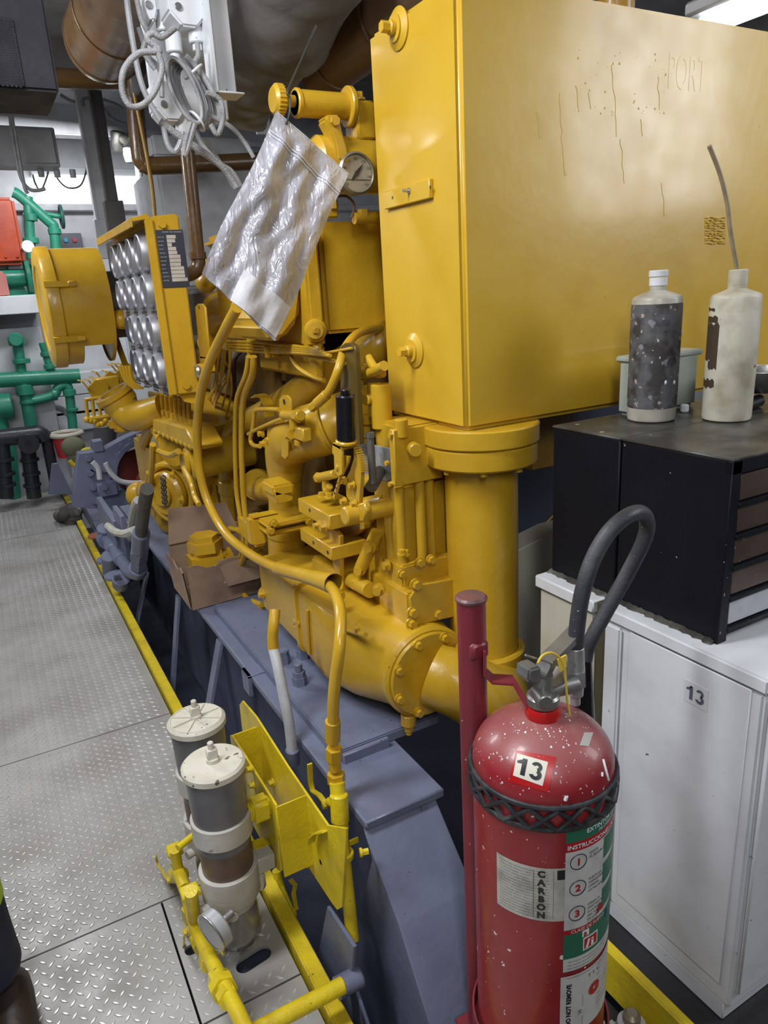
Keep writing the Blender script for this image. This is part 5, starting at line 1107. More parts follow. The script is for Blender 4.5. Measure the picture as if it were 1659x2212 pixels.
tb2 = empty('drawer_cabinet', 'plain black cabinet box set behind the bronze drawer cabinet against the yellow tank', 'cabinet', (1.6, 1.26, .90))
obj('shell', MB().box((1.24, 1.152, .903), (2.05, 1.375, 1.297), .003), BLK, tb2); obj('top_panel', MB().box((1.238, 1.151, 1.295), (2.055, 1.378, 1.301), .002), BTP, tb2)
random.seed(9)
rim = MB(); secs = []
for i in range(60):
    y_ = .87+.505*i/59; x_ = 1.226+random.uniform(-.003, .006); h_ = random.uniform(.002, .006)
    secs.append([V((x_, y_, .9005)), V((x_+.006, y_, .901+h_)), V((1.242, y_, .905+h_)), V((1.262, y_, .9005))])
rim.loft(secs)
one('tar_bead', rim, BTP, 'crusty black bead along the foot of the two black cabinets', 'sealant')
# ---- on top of the cabinets
def bottle(o, r, h, neck, mt_, label, capm, name='bottle', hcap=.034):
    e = empty(name, label, 'bottle', o, 'oil bottles on the black cabinet')
    obj('body', MB().lathe([(0, 0), (r*.88, 0), (r*.97, r*.06), (r, r*.16), (r*1.01, h*.5), (r, h*.965), (r*.96, h*.985), (r*.88, h*.995), (r*.6, h*1.015), (neck*1.1, h*1.03), (neck, h*1.035), (neck, h*1.075), (0, h*1.075)], V(o), ZA, 44), mt_, e)
    return e
LB1 = mat('grimy_grey_label', (.10, .10, .11), .6, bump=.5, bscale=40, col2=(.04, .034, .032), cscale=22, cmix=(.44, .58), specks=[((.38, .30, .26), 60, .66), ((.20, .20, .215), 30, .66), ((.60, .58, .55), 28, .73)])
BTL = mat('grubby_white_plastic', (.46, .44, .38), .45, bump=.1, col2=(.33, .30, .24), cscale=14)
BTC = mat('cream_plastic', (.56, .53, .43), .42, bump=.1, col2=(.36, .32, .23), cscale=15, cmix=(.45, .7), specks=[((.20, .15, .10), 24, .73)])
o1 = V((1.462, 1.26, 1.301)); e1_ = bottle(o1, .0585, .305, .019, BTL, 'dark grimy bottle with white cap standing left on the black cabinet', None)
obj('cap', MB().cyl(o1+V((0, 0, .326)), o1+V((0, 0, .345)), .021, n=28, bev=.001).cyl(o1+V((0, 0, .346)), o1+V((0, 0, .362)), .0225, n=28, bev=.002), WHT, e1_, 'clean white ribbed neck and cap')
obj('label_wrap', MB().lathe([(.0587, .035), (.0596, .036), (.0597, .27), (.0588, .285)], o1, ZA, 44), LB1, e1_, 'torn dark grey label')
sp = MB()
for (a, z_, s_) in ((-1.9, .10, .007), (-1.45, .098, .007), (-.9, .215, .007), (-2.3, .2, .005), (-2.2, .16, .004)): sp.sph(o1+V((.0592*math.cos(a), .0592*math.sin(a), z_)), s_, (.6, .35, .8), 10)
obj('label_spots', sp, WHT, e1_)
o2 = V((1.585, 1.135, 1.301)); e2_ = bottle(o2, .0565, .300, .021, BTC, 'tall cream bottle with a long tube spout and dark brown stains', None)
obj('cap', MB().cyl(o2+V((0, 0, .315)), o2+V((0, 0, .353)), .0215, n=28, bev=.003), BTC, e2_)
YS = o2.y
obj('spout_tube', MB().tube([o2+V((0, 0, .34))]+[PY(a, b, YS) for a, b in ((1578, 500), (1571, 440), (1555, 375), (1532, 315))], .0048, 10, 6), mat('old_tube', (.33, .26, .17), .4, col2=(.22, .17, .11), cscale=30), e2_, 'brown tube spout')
stn = MB(); BR = .0570
def cy_patch(mb, o, R, a0, a1, z0, z1, n=10, jag=0, seed=1):
    random.seed(seed); top = []; bot = []
    for k in range(n+1):
        a = a0+(a1-a0)*k/n; d = V((math.cos(a), math.sin(a), 0))*R
        bot.append(o+d+V((0, 0, z0+random.uniform(-jag, jag)))); top.append(o+d+V((0, 0, z1+random.uniform(-jag, jag))))
    m_ = len(mb.v); mb.add(bot+top, [(k, k+1, n+2+k, n+1+k) for k in range(n)])
# the side of the bottle turned to the aisle carries the torn brown label
cy_patch(stn, o2, BR+.0003, 2.15, 3.2, .145, .235, 14, .006, 2); cy_patch(stn, o2, BR+.0003, 2.15, 3.1, .235, .25, 10, .003, 3); cy_patch(stn, o2, BR+.0003, 2.15, 3.15, .082, .102, 12, .004, 4); cy_patch(stn, o2, BR+.0003, 2.2, 2.9, .262, .269, 8, .002, 5); cy_patch(stn, o2, BR+.0003, 2.7, 3.2, .128, .147, 8, .005, 6)
obj('brown_stain', stn, mat('brown_label_rest', (.055, .033, .018), .7, bump=.3), e2_)
PG = mat('pale_green_plastic', (.33, .37, .32), .4, col2=(.27, .30, .26), cscale=7)
one('canister', MB().box((1.455, 1.31, 1.301), (1.70, 1.372, 1.452), .012, 3).box((1.448, 1.306, 1.44), (1.707, 1.375, 1.456), .005), PG, 'pale grey green plastic canister half hidden behind the two bottles', 'container')
one('white_plug', MB().cyl((1.60, 1.27, 1.301), (1.60, 1.27, 1.322), .011, n=16, bev=.003), WHT, 'tiny white plug lying between the two bottles', 'plug')
bw = PY(1668, 830, 1.20); 
e = empty('steel_bowl', 'metal bowl cut by the right edge with loops of thin wire in it', 'bowl', (1.80, 1.2, 1.335))
obj('bowl', MB().lathe([(0, 0), (.04, .004), (.075, .03), (.09, .06), (.092, .06), (.078, .027), (.042, .001), (0, -.002)], (1.80, 1.2, 1.338), ZA, 40).torus((1.80, 1.2, 1.398), ZA, .091, .002), STL, e)
one('wire_loop', MB().tube([(1.73, 1.2, 1.40), (1.745, 1.2, 1.43), (1.76, 1.2, 1.432), (1.77, 1.2, 1.41), (1.74, 1.19, 1.412), (1.72, 1.19, 1.405), (1.76, 1.18, 1.40)], .0012, 6, 8), mat('rusty_wire', (.12, .07, .03), .6), 'thin rusty wire curled over the metal bowl', 'wire')
one('black_tube_fitting', MB().ring((1.70, 1.165, 1.318), (1, .25, 0), .012, .0165, .09, 24), BLP, 'black hollow tube lying under the metal bowl', 'tube')

# ================================================================ fire extinguisher on its post
EX, EY, ER = .751, .85, .126
zat = lambda py, px=1172: PY(px, py, EY).z
def cylhit(px, py, R=ER):
    d = _ray(px, py); a = d.x*d.x+d.y*d.y; ox, oy = EYE.x-EX, EYE.y-EY; b = ox*d.x+oy*d.y; c_ = ox*ox+oy*oy-R*R
    disc = max(0, b*b-a*c_); t = (-b-math.sqrt(disc))/a; p = EYE+d*t; return math.atan2(p.y-EY, p.x-EX), p.z
ZB = .125
ZS = cylhit(1180, 1745)[1]+.012         # shoulder
ZN = zat(1536, 1183); DB = ZN-ZS
fe = empty('fire_extinguisher', 'speckled red fire extinguisher numbered 13 with black hose, strapped to the maroon post', 'fire extinguisher', (EX, EY, ZB))
pr = [(0, .012), (ER*.7, .0), (ER-.012, .006), (ER, .02), (ER, ZS-ZB)]
for k in range(1, 15):
    t = k/14*PI/2; pr.append((ER*math.cos(t) if k < 14 else .0, ZS-ZB+DB*math.sin(t)))
obj('cylinder', MB().lathe(pr, (EX, EY, ZB), ZA, 72), RED, fe)
obj('neck_ring', MB().lathe([(.030, -.014), (.0315, .0), (.0315, .012), (.028, .018), (0, .018)], (EX, EY, ZN), ZA, 36), mat('bright_red_ring', (.42, .012, .012), .3), fe)
VST = mat('valve_metal', (.30, .30, .29), .36, metal=.7, bump=.1, col2=(.2, .2, .19), cscale=20, specks=[((.6, .58, .55), 120, .76)])
vz_ = ZN+.018
vl = MB().cyl((EX, EY, vz_), (EX, EY, vz_+.022), .029, n=36, bev=.004).cyl((EX, EY, vz_+.02), (EX, EY, vz_+.06), .017, n=28)
c1 = PY(1166, 1507, EY-.01); vl.cyl(c1+V((-.004, -.02, 0)), c1+V((.01, .02, 0)), .014, n=24, bev=.002); vl.cyl((EX+.01, EY, vz_+.024), (EX+.075, EY-.005, vz_+.018), .015, n=24, bev=.003)
obj('valve_body', vl, VST, fe)
# carry handle and squeeze lever
hl = MB().prism([PY(*a, EY-.018) for a in ((1142, 1455), (1146, 1446), (1170, 1440), (1172, 1478), (1150, 1480), (1142, 1474))], (0, .036, 0), .005, 2)
hl.strip([PY(1166, 1462, EY), PY(1185, 1425, EY), PY(1215, 1395, EY+.01), PY(1246, 1362, EY+.02)], .032, .012, YA)
hl.strip([PY(1172, 1485, EY), PY(1205, 1470, EY), PY(1225, 1440, EY+.01), PY(1250, 1400, EY+.02)], .026, .006, YA)
obj('squeeze_handle', hl, VST, fe)
obj('safety_pin', MB().cyl(PY(1135, 1415, EY-.02), PY(1215, 1440, EY-.01), .002, n=8), STL, fe)
ST_ = mat('yellow_seal_plastic', (.70, .50, .06), .4)
sl = MB().tube(LY([(1162, 1432), (1172, 1416), (1190, 1410), (1208, 1420), (1218, 1440), (1222, 1470), (1225, 1510), (1231, 1545)], EY-.025), .0022, 8, 6).prism([PY(*a, EY-.026) for a in ((1205, 1425), (1224, 1415), (1224, 1440), (1212, 1452))], (0, .003, 0))
obj('seal_tag', sl, ST_, fe)
YH = .86
hs = MB().tube([PY(*a) for a in ((1243, 1405, YH), (1247, 1350, YH), (1258, 1280, YH), (1280, 1210, YH), (1315, 1150, YH), (1355, 1115, YH), (1385, 1108, YH+.01), (1398, 1130, YH+.02), (1390, 1170, YH+.03), (1355, 1240, YH+.05), (1310, 1320, YH+.06), (1280, 1375, YH+.065), (1268, 1405, YH+.07), (1264, 1425, YH+.07))], .0145, 20, 8)
obj('hose', hs, RUB, fe)
SLV = mat('dull_aluminium', (.42, .43, .44), .35, metal=.6, bump=.1, col2=(.32, .32, .33), cscale=25)
obj('hose_ferrule', MB().cyl(PY(1245, 1450, YH), PY(1243, 1396, YH), .0155, n=28, bev=.002).hexa(PY(1245, 1478, YH), PY(1244, 1446, YH)-PY(1245, 1478, YH), .019, PY(1244, 1446, YH).z-PY(1245, 1478, YH).z).cyl(PY(1243, 1502, YH), PY(1245, 1476, YH), .014, n=24, bev=.002).cyl(PY(1243, 1520, YH), PY(1243, 1500, YH), .009, n=16), SLV, fe)
obj('discharge_horn', MB().cyl(PY(1262, 1562, YH+.08), PY(1265, 1420, YH+.07), .022, .012, n=24, bev=.002), BLP, fe)
# black net band
zt, zl = cylhit(1180, 1748)[1], cylhit(1185, 1790)[1]
nb = MB().torus((EX, EY, zt+.004), ZA, ER+.003, .0048, 72, 8).torus((EX, EY, zl), ZA, ER+.003, .0048, 72, 8)
N_ = 9
for s_ in (0, 1):
    zz_ = []
    for k in range(N_*2*3):
        t = 2*PI*k/(N_*2*3); ph = (k % 6)/6; tri = abs(((k/3+s_) % 2)-1); zz_.append(V((EX+(ER+.004)*math.cos(t), EY+(ER+.004)*math.sin(t), zl+(zt-zl)*tri)))
    nb.tube(zz_, .0048, 6, smooth=False, closed=True)
obj('net_band', nb, mat('black_net_rubber', (.02, .021, .024), .4, col2=(.06, .06, .065), cscale=30), fe, 'black rubber diamond net band')
# number sticker lying on the dome
def domehit(px, py, off=.0):
    d = _ray(px, py); s_ = V((1/(ER+off), 1/(ER+off), 1/(DB+off))); o_ = EYE-V((EX, EY, ZS)); O = V((o_.x*s_.x, o_.y*s_.y, o_.z*s_.z)); D = V((d.x*s_.x, d.y*s_.y, d.z*s_.z))
    a, b, c_ = D.dot(D), O.dot(D), O.dot(O)-1; t = (-b-math.sqrt(max(0, b*b-a*c_)))/a; return EYE+d*t
def dome_patch(q, off, n=8):
    def fn(u, v):
        x = (q[0][0]*(1-u)+q[1][0]*u)*(1-v)+(q[3][0]*(1-u)+q[2][0]*u)*v; y = (q[0][1]*(1-u)+q[1][1]*u)*(1-v)+(q[3][1]*(1-u)+q[2][1]*u)*v
        return domehit(x, y, off)
    return fn
RDS = mat('red_sticker', (.40, .008, .01), .35)
obj('sticker_backing', MB().grid(dome_patch(((1115, 1620), (1202, 1635), (1184, 1712), (1099, 1688)), .0006), 8, 8), RDS, fe)
wq_ = ((1117, 1627), (1184, 1646), (1172, 1698), (1108, 1675))
ns = obj('number_sticker', MB().grid(dome_patch(wq_, .0012), 8, 8), mat('cream_sticker', (.66, .63, .53), .45), fe)
INK = mat('black_ink', (.015, .015, .017), .4)
tn = MB(); fn = dome_patch(wq_, .0018)
thirteen(tn, lambda v: fn(.5+v.x*.80, .86-v.y*.98)); obj('number', tn, INK, ns)
obj('paint_drips', MB().tube([domehit(1303+k*2.3, 1640+k*9, .0005) for k in range(6)], .0022, 8, 3).tube([domehit(1224-k, 1720+k*3, .0005) for k in range(4)], .003, 8, 3).tube([domehit(1301, 1668+k*3, .0005) for k in range(4)], .002, 8, 3), WHT, fe)
sk_ = MB(); random.seed(31)
for i in range(150):
    a_ = random.uniform(2.6, 6.2); e_ = random.uniform(.05, 1.25); d_ = V((math.cos(a_)*math.cos(e_)*ER, math.sin(a_)*math.cos(e_)*ER, DB*math.sin(e_))); n_ = d_.normalized(); u_, w_, _ = frame(n_); r_ = random.choice((.0006, .0008, .001, .0012, .0019)); o_ = V((EX, EY, ZS))+d_+n_*.0003
    sk_.add([o_+(u_*math.cos(t)+w_*math.sin(t)*random.uniform(1, 1.5))*r_ for t in [k*PI/4 for k in range(8)]], [tuple(range(8))])
obj('paint_drips', sk_, WHT, fe)
dv = dome_patch(((1262, 1582), (1282, 1582), (1272, 1612), (1252, 1610)), .0006); obj('worn_sticker', MB().grid(dv, 4, 4), mat('worn_sticker_grey', (.36, .34, .32), .5), fe)
# paper labels wrapped on the cylinder
LW = mat('label_white', (.52, .515, .50), .45, col2=(.42, .41, .40), cscale=30); LO = mat('label_old', (.47, .455, .40), .5, bump=.15, col2=(.34, .32, .28), cscale=22, cmix=(.45, .6)); LG = mat('label_green', (.022, .13, .075), .4); LR = mat('label_red', (.36, .012, .02), .4)
def wrap(a0, a1, z0, z1, off): return MB().grid(lambda u, v: V((EX+(ER+off)*math.cos(a0+(a1-a0)*u), EY+(ER+off)*math.sin(a0+(a1-a0)*u), z0+(z1-z0)*v)), max(3, int(abs(a1-a0)*14)), 3)
def wtext(mb, s, size, a, z, off, **k): put_text(mb, s, size, lambda v: V((EX+(ER+off)*math.cos(a+v.x/ER), EY+(ER+off)*math.sin(a+v.x/ER), z+v.y)), **k)
A0_, A1_ = cylhit(1074, 1900)[0], cylhit(1226, 1930)[0]
z1_ = cylhit(1215, 1875)[1]; z0_ = cylhit(1200, 1990)[1]
if A1_ < A0_: A1_ += 2*PI
l1 = obj('carbon_label', wrap(A0_, A1_, z0_, z1_, .0007), LO, fe, 'worn cream label with CARBON printed downwards')
tx = MB(); hgt = z1_-z0_
for i, ch in enumerate('CARBON'): wtext(tx, ch, hgt*.155, A1_-.36, z1_-hgt*(.165+.155*i), .0012, bold=.0011, align='CENTER')
obj('carbon_letters', tx, INK, l1)
fpn = MB(); random.seed(2)
words = '=== ====== == ===== ======= ==== ========'.split()
for r in range(17):
    z_ = z1_-hgt*(.06+.054*r)-.003; a = A0_+.05; line = ' '.join(random.choice(words) for _ in range(6))[:30]
    wtext(fpn, line, hgt*.048, a, z_, .0011)
fpn2 = [ (A1_-.47, A1_-.462), (A1_-.20, A1_-.195)]
for a, b in fpn2: m_ = wrap(a, b, z0_+.006, z1_-.006, .0011); fpn.add(m_.v, m_.f)
obj('fine_print', fpn, mat('grey_print', (.10, .095, .085), .6), l1)
dk_ = wrap(A1_-.15, A1_-.04, z1_-.024, z1_-.004, .0013); obj('black_mark', dk_, INK, l1)
# green and white instruction label
B0_ = cylhit(1216, 1880)[0]; B1_ = B0_+1.55
while B0_ < A0_: B0_ += 2*PI; B1_ += 2*PI
B0_ = A1_-.045; B1_ = B0_+1.5
zt2 = cylhit(1222, 1800)[1]+.008; zb2 = cylhit(1215, 2100)[1]
H2 = zt2-zb2
zz2 = lambda py: cylhit(1215, py)[1]
l2 = obj('instruction_label', wrap(B0_, B1_, zb2, zt2, .0014), LW, fe, 'green white and red operating instruction label')
gr = MB(); rd = MB(); bk2 = MB(); wh2 = MB()
def addw(mb, a0, a1, z0, z1, off=.0019): m_ = wrap(a0, a1, z0, z1, off); mb.add(m_.v, m_.f)
z_a, z_b, z_c, z_d, z_e, z_f = zt2, zz2(1822), zz2(1842), zz2(2010), zz2(2020), zz2(2072)
addw(gr, B0_, B1_, z_b, z_a); addw(rd, B0_, B1_, z_c, z_b)
span = (z_c-z_d)
for i in range(3): addw(gr, B0_+.66, B1_-.05, z_c-span*(.02+.33*i)-span*.26, z_c-span*(.02+.33*i))
addw(rd, B0_, B0_+.62, z_e, z_d); addw(gr, B0_, B1_, z_f, z_e); addw(gr, B0_+.62, B1_, z_e, z_d)
obj('green_blocks', gr, LG, l2); obj('red_bands', rd, LR, l2)
wtext(wh2, 'EXTINTOR DE BIOXIDO', .0125, B0_+.30, z_b+.012, .0024, bold=.0002); wtext(wh2, 'DE CARBONO', .008, B0_+.52, z_b+.003, .0024); wtext(wh2, 'INSTRUCCIONES DE OPERACION', .0125, B0_+.02, z_c+.005, .0024, bold=.0002); wtext(wh2, 'CLASE DE FUEGO', .010, B0_+.10, z_e+.002, .0024)
sq = (B0_+.30, B0_+.58, z_f+.008, z_e-.018); addw(wh2, sq[0], sq[1], sq[2], sq[3], .0022)
addw(wh2, B0_+.28, B0_+.40, z_e-.015, z_e-.001, .0022)
obj('white_print', wh2, WHT, l2)
rd2 = MB(); addw(rd2, sq[0]+.02, sq[1]-.02, sq[2]+.003, sq[3]-.003, .0026); wtext(rd2, 'B', .012, B0_+.305, z_e-.0135, .0027, bold=.0006)
for i in range(3):
    zc_ = z_c-span*(.14+.33*i); wtext(rd2, str(i+1), .020, B0_+.19, zc_-.007, .0026, bold=.0008, align='CENTER')
wtext(rd2, '^', .03, B0_+.56, z_d+.004, .0026, bold=.003)
obj('red_print', rd2, LR, l2)
mk = MB(); wtext(mk, '/ i', .020, sq[0]+.06, sq[2]+.007, .003, bold=.002); obj('fire_symbol', mk, WHT, l2)
steps = (('QUITE', 'EL SEGURO'), ('SUJETE LA', 'MANGUERA', 'OPRIMA', 'LA PALANCA'), ('DIRIJA LA', 'DESCARGA', 'A LA BASE', 'DEL FUEGO', 'DE LADO', 'A LADO'))
for i in range(3):
    zc_ = z_c-span*(.14+.33*i)
    ring = [V((EX+(ER+.0024)*math.cos(B0_+.19+.0155*math.cos(t)/ER), EY+(ER+.0024)*math.sin(B0_+.19+.0155*math.cos(t)/ER), zc_+.0155*math.sin(t))) for t in [2*PI*k/28 for k in range(28)]]
    bk2.tube(ring, .0008, 5, smooth=False, closed=True)
    for j, s_ in enumerate(steps[i]): wtext(bk2, s_, .0072, B0_+.36, zc_+.008-.0085*j, .0024)
for j in range(6): wtext(bk2, '=== ===== ======= == ==== === =====', .0055, B0_+.06, z_f-.010-.0075*j, .0024)
obj('black_print', bk2, INK, l2)
gl = MB(); wtext(gl, '=== ==', .012, B0_+.98, z_f+.03, .0026); wtext(gl, '8', .022, B0_+.78, z_d-.025, .0026, bold=.001); obj('emblem_print', gl, mat('navy_ink', (.06, .07, .14), .5), l2)
# inspection tag label low down
z_g, z_h = zz2(2110), zz2(2235)
l3 = obj('inspection_label', wrap(B0_-.03, B1_-.2, z_h, z_g, .0014), LW, fe, 'white inspection label with sideways DO NOT REMOVE')
t3 = MB(); HH = z_g-z_h
put_text(t3, 'DO NOT REMOVE', .0125, lambda v: V((EX+(ER+.002)*math.cos(B0_+.13-v.y/ER), EY+(ER+.002)*math.sin(B0_+.13-v.y/ER), z_h+.02+v.x)), bold=.0006)
put_text(t3, '____  H  ____', .0125, lambda v: V((EX+(ER+.002)*math.cos(B0_+.32-v.y/ER), EY+(ER+.002)*math.sin(B0_+.32-v.y/ER), z_h+.01+v.x)))
for j in range(9): wtext(t3, '==== ====== === ==', .0058, B0_+.62, z_g-.012-.012*j, .002)
wtext(t3, 'Y Y Y', .012, B0_+.42, z_g-.022, .002)
obj('print', t3, INK, l3)
m3 = MB(); wtext(m3, 'O', .030, B0_+.46, z_g-.068, .0023, bold=.004); obj('red_emblem', m3, LR, l3)
# maroon post, arm and hoop
PXx, PYy, PR = .704, .995, .027
po = empty('extinguisher_post', 'maroon pipe post with bent arm and bottom hoop holding the extinguisher', 'post', (PXx, PYy, .06))
zt_ = PY(1017, 1288, PYy).z
obj('post', MB().cyl((PXx, PYy, .06), (PXx, PYy, zt_-.008), PR, n=40), MAR, po)
obj('cap_plate', MB().cyl((PXx, PYy, zt_-.010), (PXx, PYy, zt_+.002), PR+.003, n=40, bev=.004), mat('worn_cap_brown', (.16, .06, .06), .45, bump=.4, col2=(.08, .05, .055), cscale=20), po)
a1_, a2_, a3_ = PY(1046, 1400, .97), PY(1046, 1462, .97), PY(1150, 1500, EY)
obj('bent_arm', MB().strip([a1_, a1_.lerp(a2_, .8), a2_+V((.012, -.01, -.004)), a2_+V((.04, -.035, -.004)), V((EX-.02, EY+.02, a2_.z-.012))], .032, .005, V((.6, .8, 0))).box(a1_+V((-.03, -.005, -.02)), a1_+V((.01, .02, .015)), .006), MAR, po)
ho_ = MB()
zr = .205
pts = [V((EX+(ER+.010)*math.cos(t), EY+(ER+.010)*math.sin(t), zr)) for t in [2.05+k*(2*PI-.15)/48 for k in range(49)]]
ho_.strip(pts, .045, .004, ZA); obj('bottom_hoop', ho_, MAR, po)
obj('foot_tab', MB().box((PXx-.05, PYy-.01, .055), (PXx+.03, PYy+.03, .062), .002).cyl((EX, EY, ZB-.012), (EX, EY, ZB-.001), ER*.8, n=40).box((EX-.05, EY+.02, ZB-.02), (PXx+.03, PYy+.01, ZB-.008), .002), MAR, po)
# bolt and bracket low at the right of the extinguisher
c = PZ(1365, 2195, .0)
fbt = empty('floor_bolt', 'grimy domed bolt on a grey foot bracket at the bottom right', 'bolt', c-V((0, 0, .12)))
obj('foot_bracket', MB().cyl(c-V((0, 0, .12)), c-V((0, 0, .02)), .05, .032, n=28).box(c+V((-.16, -.05, -.12)), c+V((.0, .06, -.05)), .015, 2), WGR, fbt)
obj('bolt_head', MB().cyl(c-V((0, 0, .02)), c+V((0, 0, .012)), .02, n=24, bev=.008), mat('worn_brass', (.33, .27, .17), .4, metal=.4, col2=(.2, .18, .14), cscale=20), fbt)

# ================================================================ under the ceiling
a, b = PY(0, 190, 2.67), PY(129, 198, 2.67)
ac = empty('louvre_box', 'dark slate box with perforated mesh panel hung at the upper left', 'ventilation box', (b.x-.3, 2.8, b.z))
SLT = mat('dark_slate_paint', (.016, .016, .024), .7, bump=.3, bscale=50)
obj('case', MB().box((b.x-.75, 2.675, b.z), (b.x, 3.0, b.z+.62), .008, 2).box((b.x-.75, 2.66, b.z+.40), (b.x+.05, 3.02, b.z+.46), .01), SLT, ac)
ms = MB(); mx0, mx1, mz0, mz1 = PY(0, 180, 2.67).x-.2, PY(53, 180, 2.67).x, PY(50, 186, 2.67).z, PY(45, 42, 2.67).z
n_ = 0
for i in range(40):
    for j in range(44):
        x = mx0+(i+.5*(j % 2))*(mx1-mx0)/22; z = mz0+j*(mz1-mz0)/26
        if x < mx1 and z < mz1: ms.add([V((x+.0055*math.cos(t), 2.6685, z+.0055*math.sin(t))) for t in [k*PI/3 for k in range(6)]], [(0, 1, 2, 3, 4, 5)])
obj('mesh_panel', MB().box((mx0, 2.669, mz0), (mx1, 2.675, mz1), .001), SLT, ac)
obj('mesh_holes', ms, mat('mesh_hole_black', (.006, .006, .01), .7), ac, stuff=True)
# brown exhaust drum
YE = 4.2
c = PY(222, 92, YE); r_ = .185
xd = empty('exhaust_silencer', 'fat brown lagged exhaust cylinder hanging at the upper left', 'exhaust pipe', (c.x, 3.6, c.z-r_))
obj('shell', MB().lathe([(0, .03), (r_*.55, .0), (r_*.85, .03), (r_*.97, .10), (r_, .17), (r_, 2.4)], (c.x, YE+.12, c.z), NY, 48), BRN, xd)
obj('seam_band', MB().torus((c.x, YE-.05, c.z), YA, r_+.001, .004, 48).torus((c.x, YE-.42, c.z), YA, r_+.001, .004, 48), BRN, xd)
one('brown_cross_pipe', MB().tube(LY([(120, 168), (200, 172), (262, 174), (283, 186), (290, 215), (302, 330), (312, 352), (340, 358), (560, 348)], 4.7), .05, 20, 6), BRN, 'brown pipe dropping from under the exhaust cylinder then running right behind the bag', 'pipe')
one('brown_drop_pipe', MB().tube(LY([(402, 300), (412, 400), (426, 540), (428, 575), (415, 590), (395, 596)], 3.4), .031, 18, 6).cyl(PY(426, 545, 3.4), PY(428, 560, 3.4), .038, n=20), BRN, 'brown vertical pipe with bottom elbow behind the gauge panel', 'pipe')
one('thin_yellow_conduit', MB().tube(LY([(282, 160), (296, 230), (318, 340), (330, 420), (334, 470)], 4.5), .012, 10, 5), YDK, 'thin yellow conduit slanting down beside the brown pipe', 'conduit')
# posts
for (x0, x1, y0, y1, yy, m_, lb) in (((191, 217), (240, 262), 180, 480, 5.9, WHT, 'pale grey hanger post in front of the far fluorescent batten'), ((221, 243), (232, 255), 180, 440, 5.7, mat('dark_post_grey', (.10, .095, .09), .5, bump=.2), 'dark grey hanger post just right of the pale post')):
    xa, xb = PY(x0[0], 350, yy).x, PY(x0[1], 350, yy).x; zb_ = PY(x1[0], y1, yy).z
    one('hanger_post', MB().box((xa, yy, zb_), (xb, yy+.06, 3.19), .004).box((xa-.012, yy-.004, zb_), (xa+.008, yy+.07, 3.19), .002).box((xa-.03, yy-.01, zb_-.25), (xb+.03, yy+.07, zb_+.02), .004), m_, lb, 'post')
one('pale_stay', MB().tube([PY(296, 330, 6.4), PY(312, 478, 6.4)], .03, 12, smooth=False), WGR, 'slim pale vertical stay behind the thin yellow conduit', 'stay')
# grey casing block behind the bag
a, b = PY(336, 352, 5.2), PY(620, 520, 5.2)
one('grey_air_casing', MB().box((a.x, 5.2, b.z-.3), (b.x+.1, 6.0, a.z), .02, 2), WGR, 'broad smooth grey casing behind the brown pipes', 'casing')
a, b = PY(325, 290, 4.9), PY(545, 345, 4.9)
one('grey_beam_box', MB().box((a.x, 4.9, b.z), (b.x, 5.4, a.z), .015, 2), WGR, 'pale grey ceiling beam box above the brown cross pipe', 'beam')
one('dark_ceiling_duct', MB().box((1.0, 3.4, 2.75), (2.4, 4.6, 3.19), .02), mat('duct_dark_grey', (.10, .10, .11), .6), 'dark grey ceiling duct above the pump knob', 'duct')  # even dark grey over the whole duct
# canvas lagged exhaust
CNV = mat('canvas_lagging', (.17, .162, .155), .85, bump=.8, bscale=16, col2=(.11, .105, .10), cscale=6)
YC = 2.75
lag = MB()
pts = [PY(*a) for a in ((665, -160, 2.3), (625, -20, 2.5), (575, 70, 2.7), (520, 160, 2.9), (490, 220, 3.0))]
random.seed(12)
sp_ = spline(pts, 8); secs = []
for i, p in enumerate(sp_):
    t = (sp_[min(i+1, len(sp_)-1)]-sp_[max(i-1, 0)]).normalized(); u, w, _ = frame(t); tt = i/(len(sp_)-1)
    R = .20-.05*tt**2+(.012 if i % 9 == 4 else 0)
    if i == len(sp_)-1: R = .05
    secs.append([p+(u*math.cos(2*PI*k/36)+w*math.sin(2*PI*k/36))*(R*(1+.035*math.sin(3*2*PI*k/36+i*.7)+.02*math.sin(7*2*PI*k/36-i*1.3))) for k in range(36)])
lag.loft(secs)
lg = empty('lagged_exhaust', 'bulky grey canvas lagged exhaust bend hanging above the bag', 'exhaust pipe', pts[2]-V((0, 0, .2)))
obj('canvas', lag, CNV, lg, ang=60)
obj('seam', MB().tube([sp_[k]+V((.10+.02*math.sin(k), -.15, -.06)) for k in range(4, len(sp_)-6)], .006, 6, 3), mat('seam_dark', (.06, .055, .05), .9), lg)
one('brown_exhaust_pipe', MB().tube([PY(690, 150, 2.9), PY(760, 95, 2.7), PY(860, 20, 2.45), PY(960, -70, 2.2)], .115, 28, 6).torus(PY(722, 122, 2.8), PY(760, 95, 2.7)-PY(690, 150, 2.9), .116, .005, 36).torus(PY(830, 45, 2.52), PY(860, 20, 2.45)-PY(760, 95, 2.7), .116, .006, 36), mat('dull_brown_paint', (.16, .10, .06), .4, bump=.2, coat=.2), 'dull brown exhaust pipe running to the upper left edge of the yellow tank', 'exhaust pipe')
one('ceiling_angle', MB().box(PY(706, 38, 2.6), PY(790, 0, 2.6)+V((0, .03, .1)), .004), WHT, 'short white angle bar near the top centre', 'bar')
one('white_flanged_pipe', MB().ring(PY(545, 222, 3.6), (.1, 1, .16), .05, .072, 1.3, 28), WGR, 'open ended white pipe stub below the canvas lagging', 'pipe')
one('white_hanger_plate', MB().box(PY(556, 290, 3.7), PY(577, 190, 3.7)+V((0, .02, .9)), .004), WGR, 'narrow white hanger plate beside the open pipe stub', 'plate')
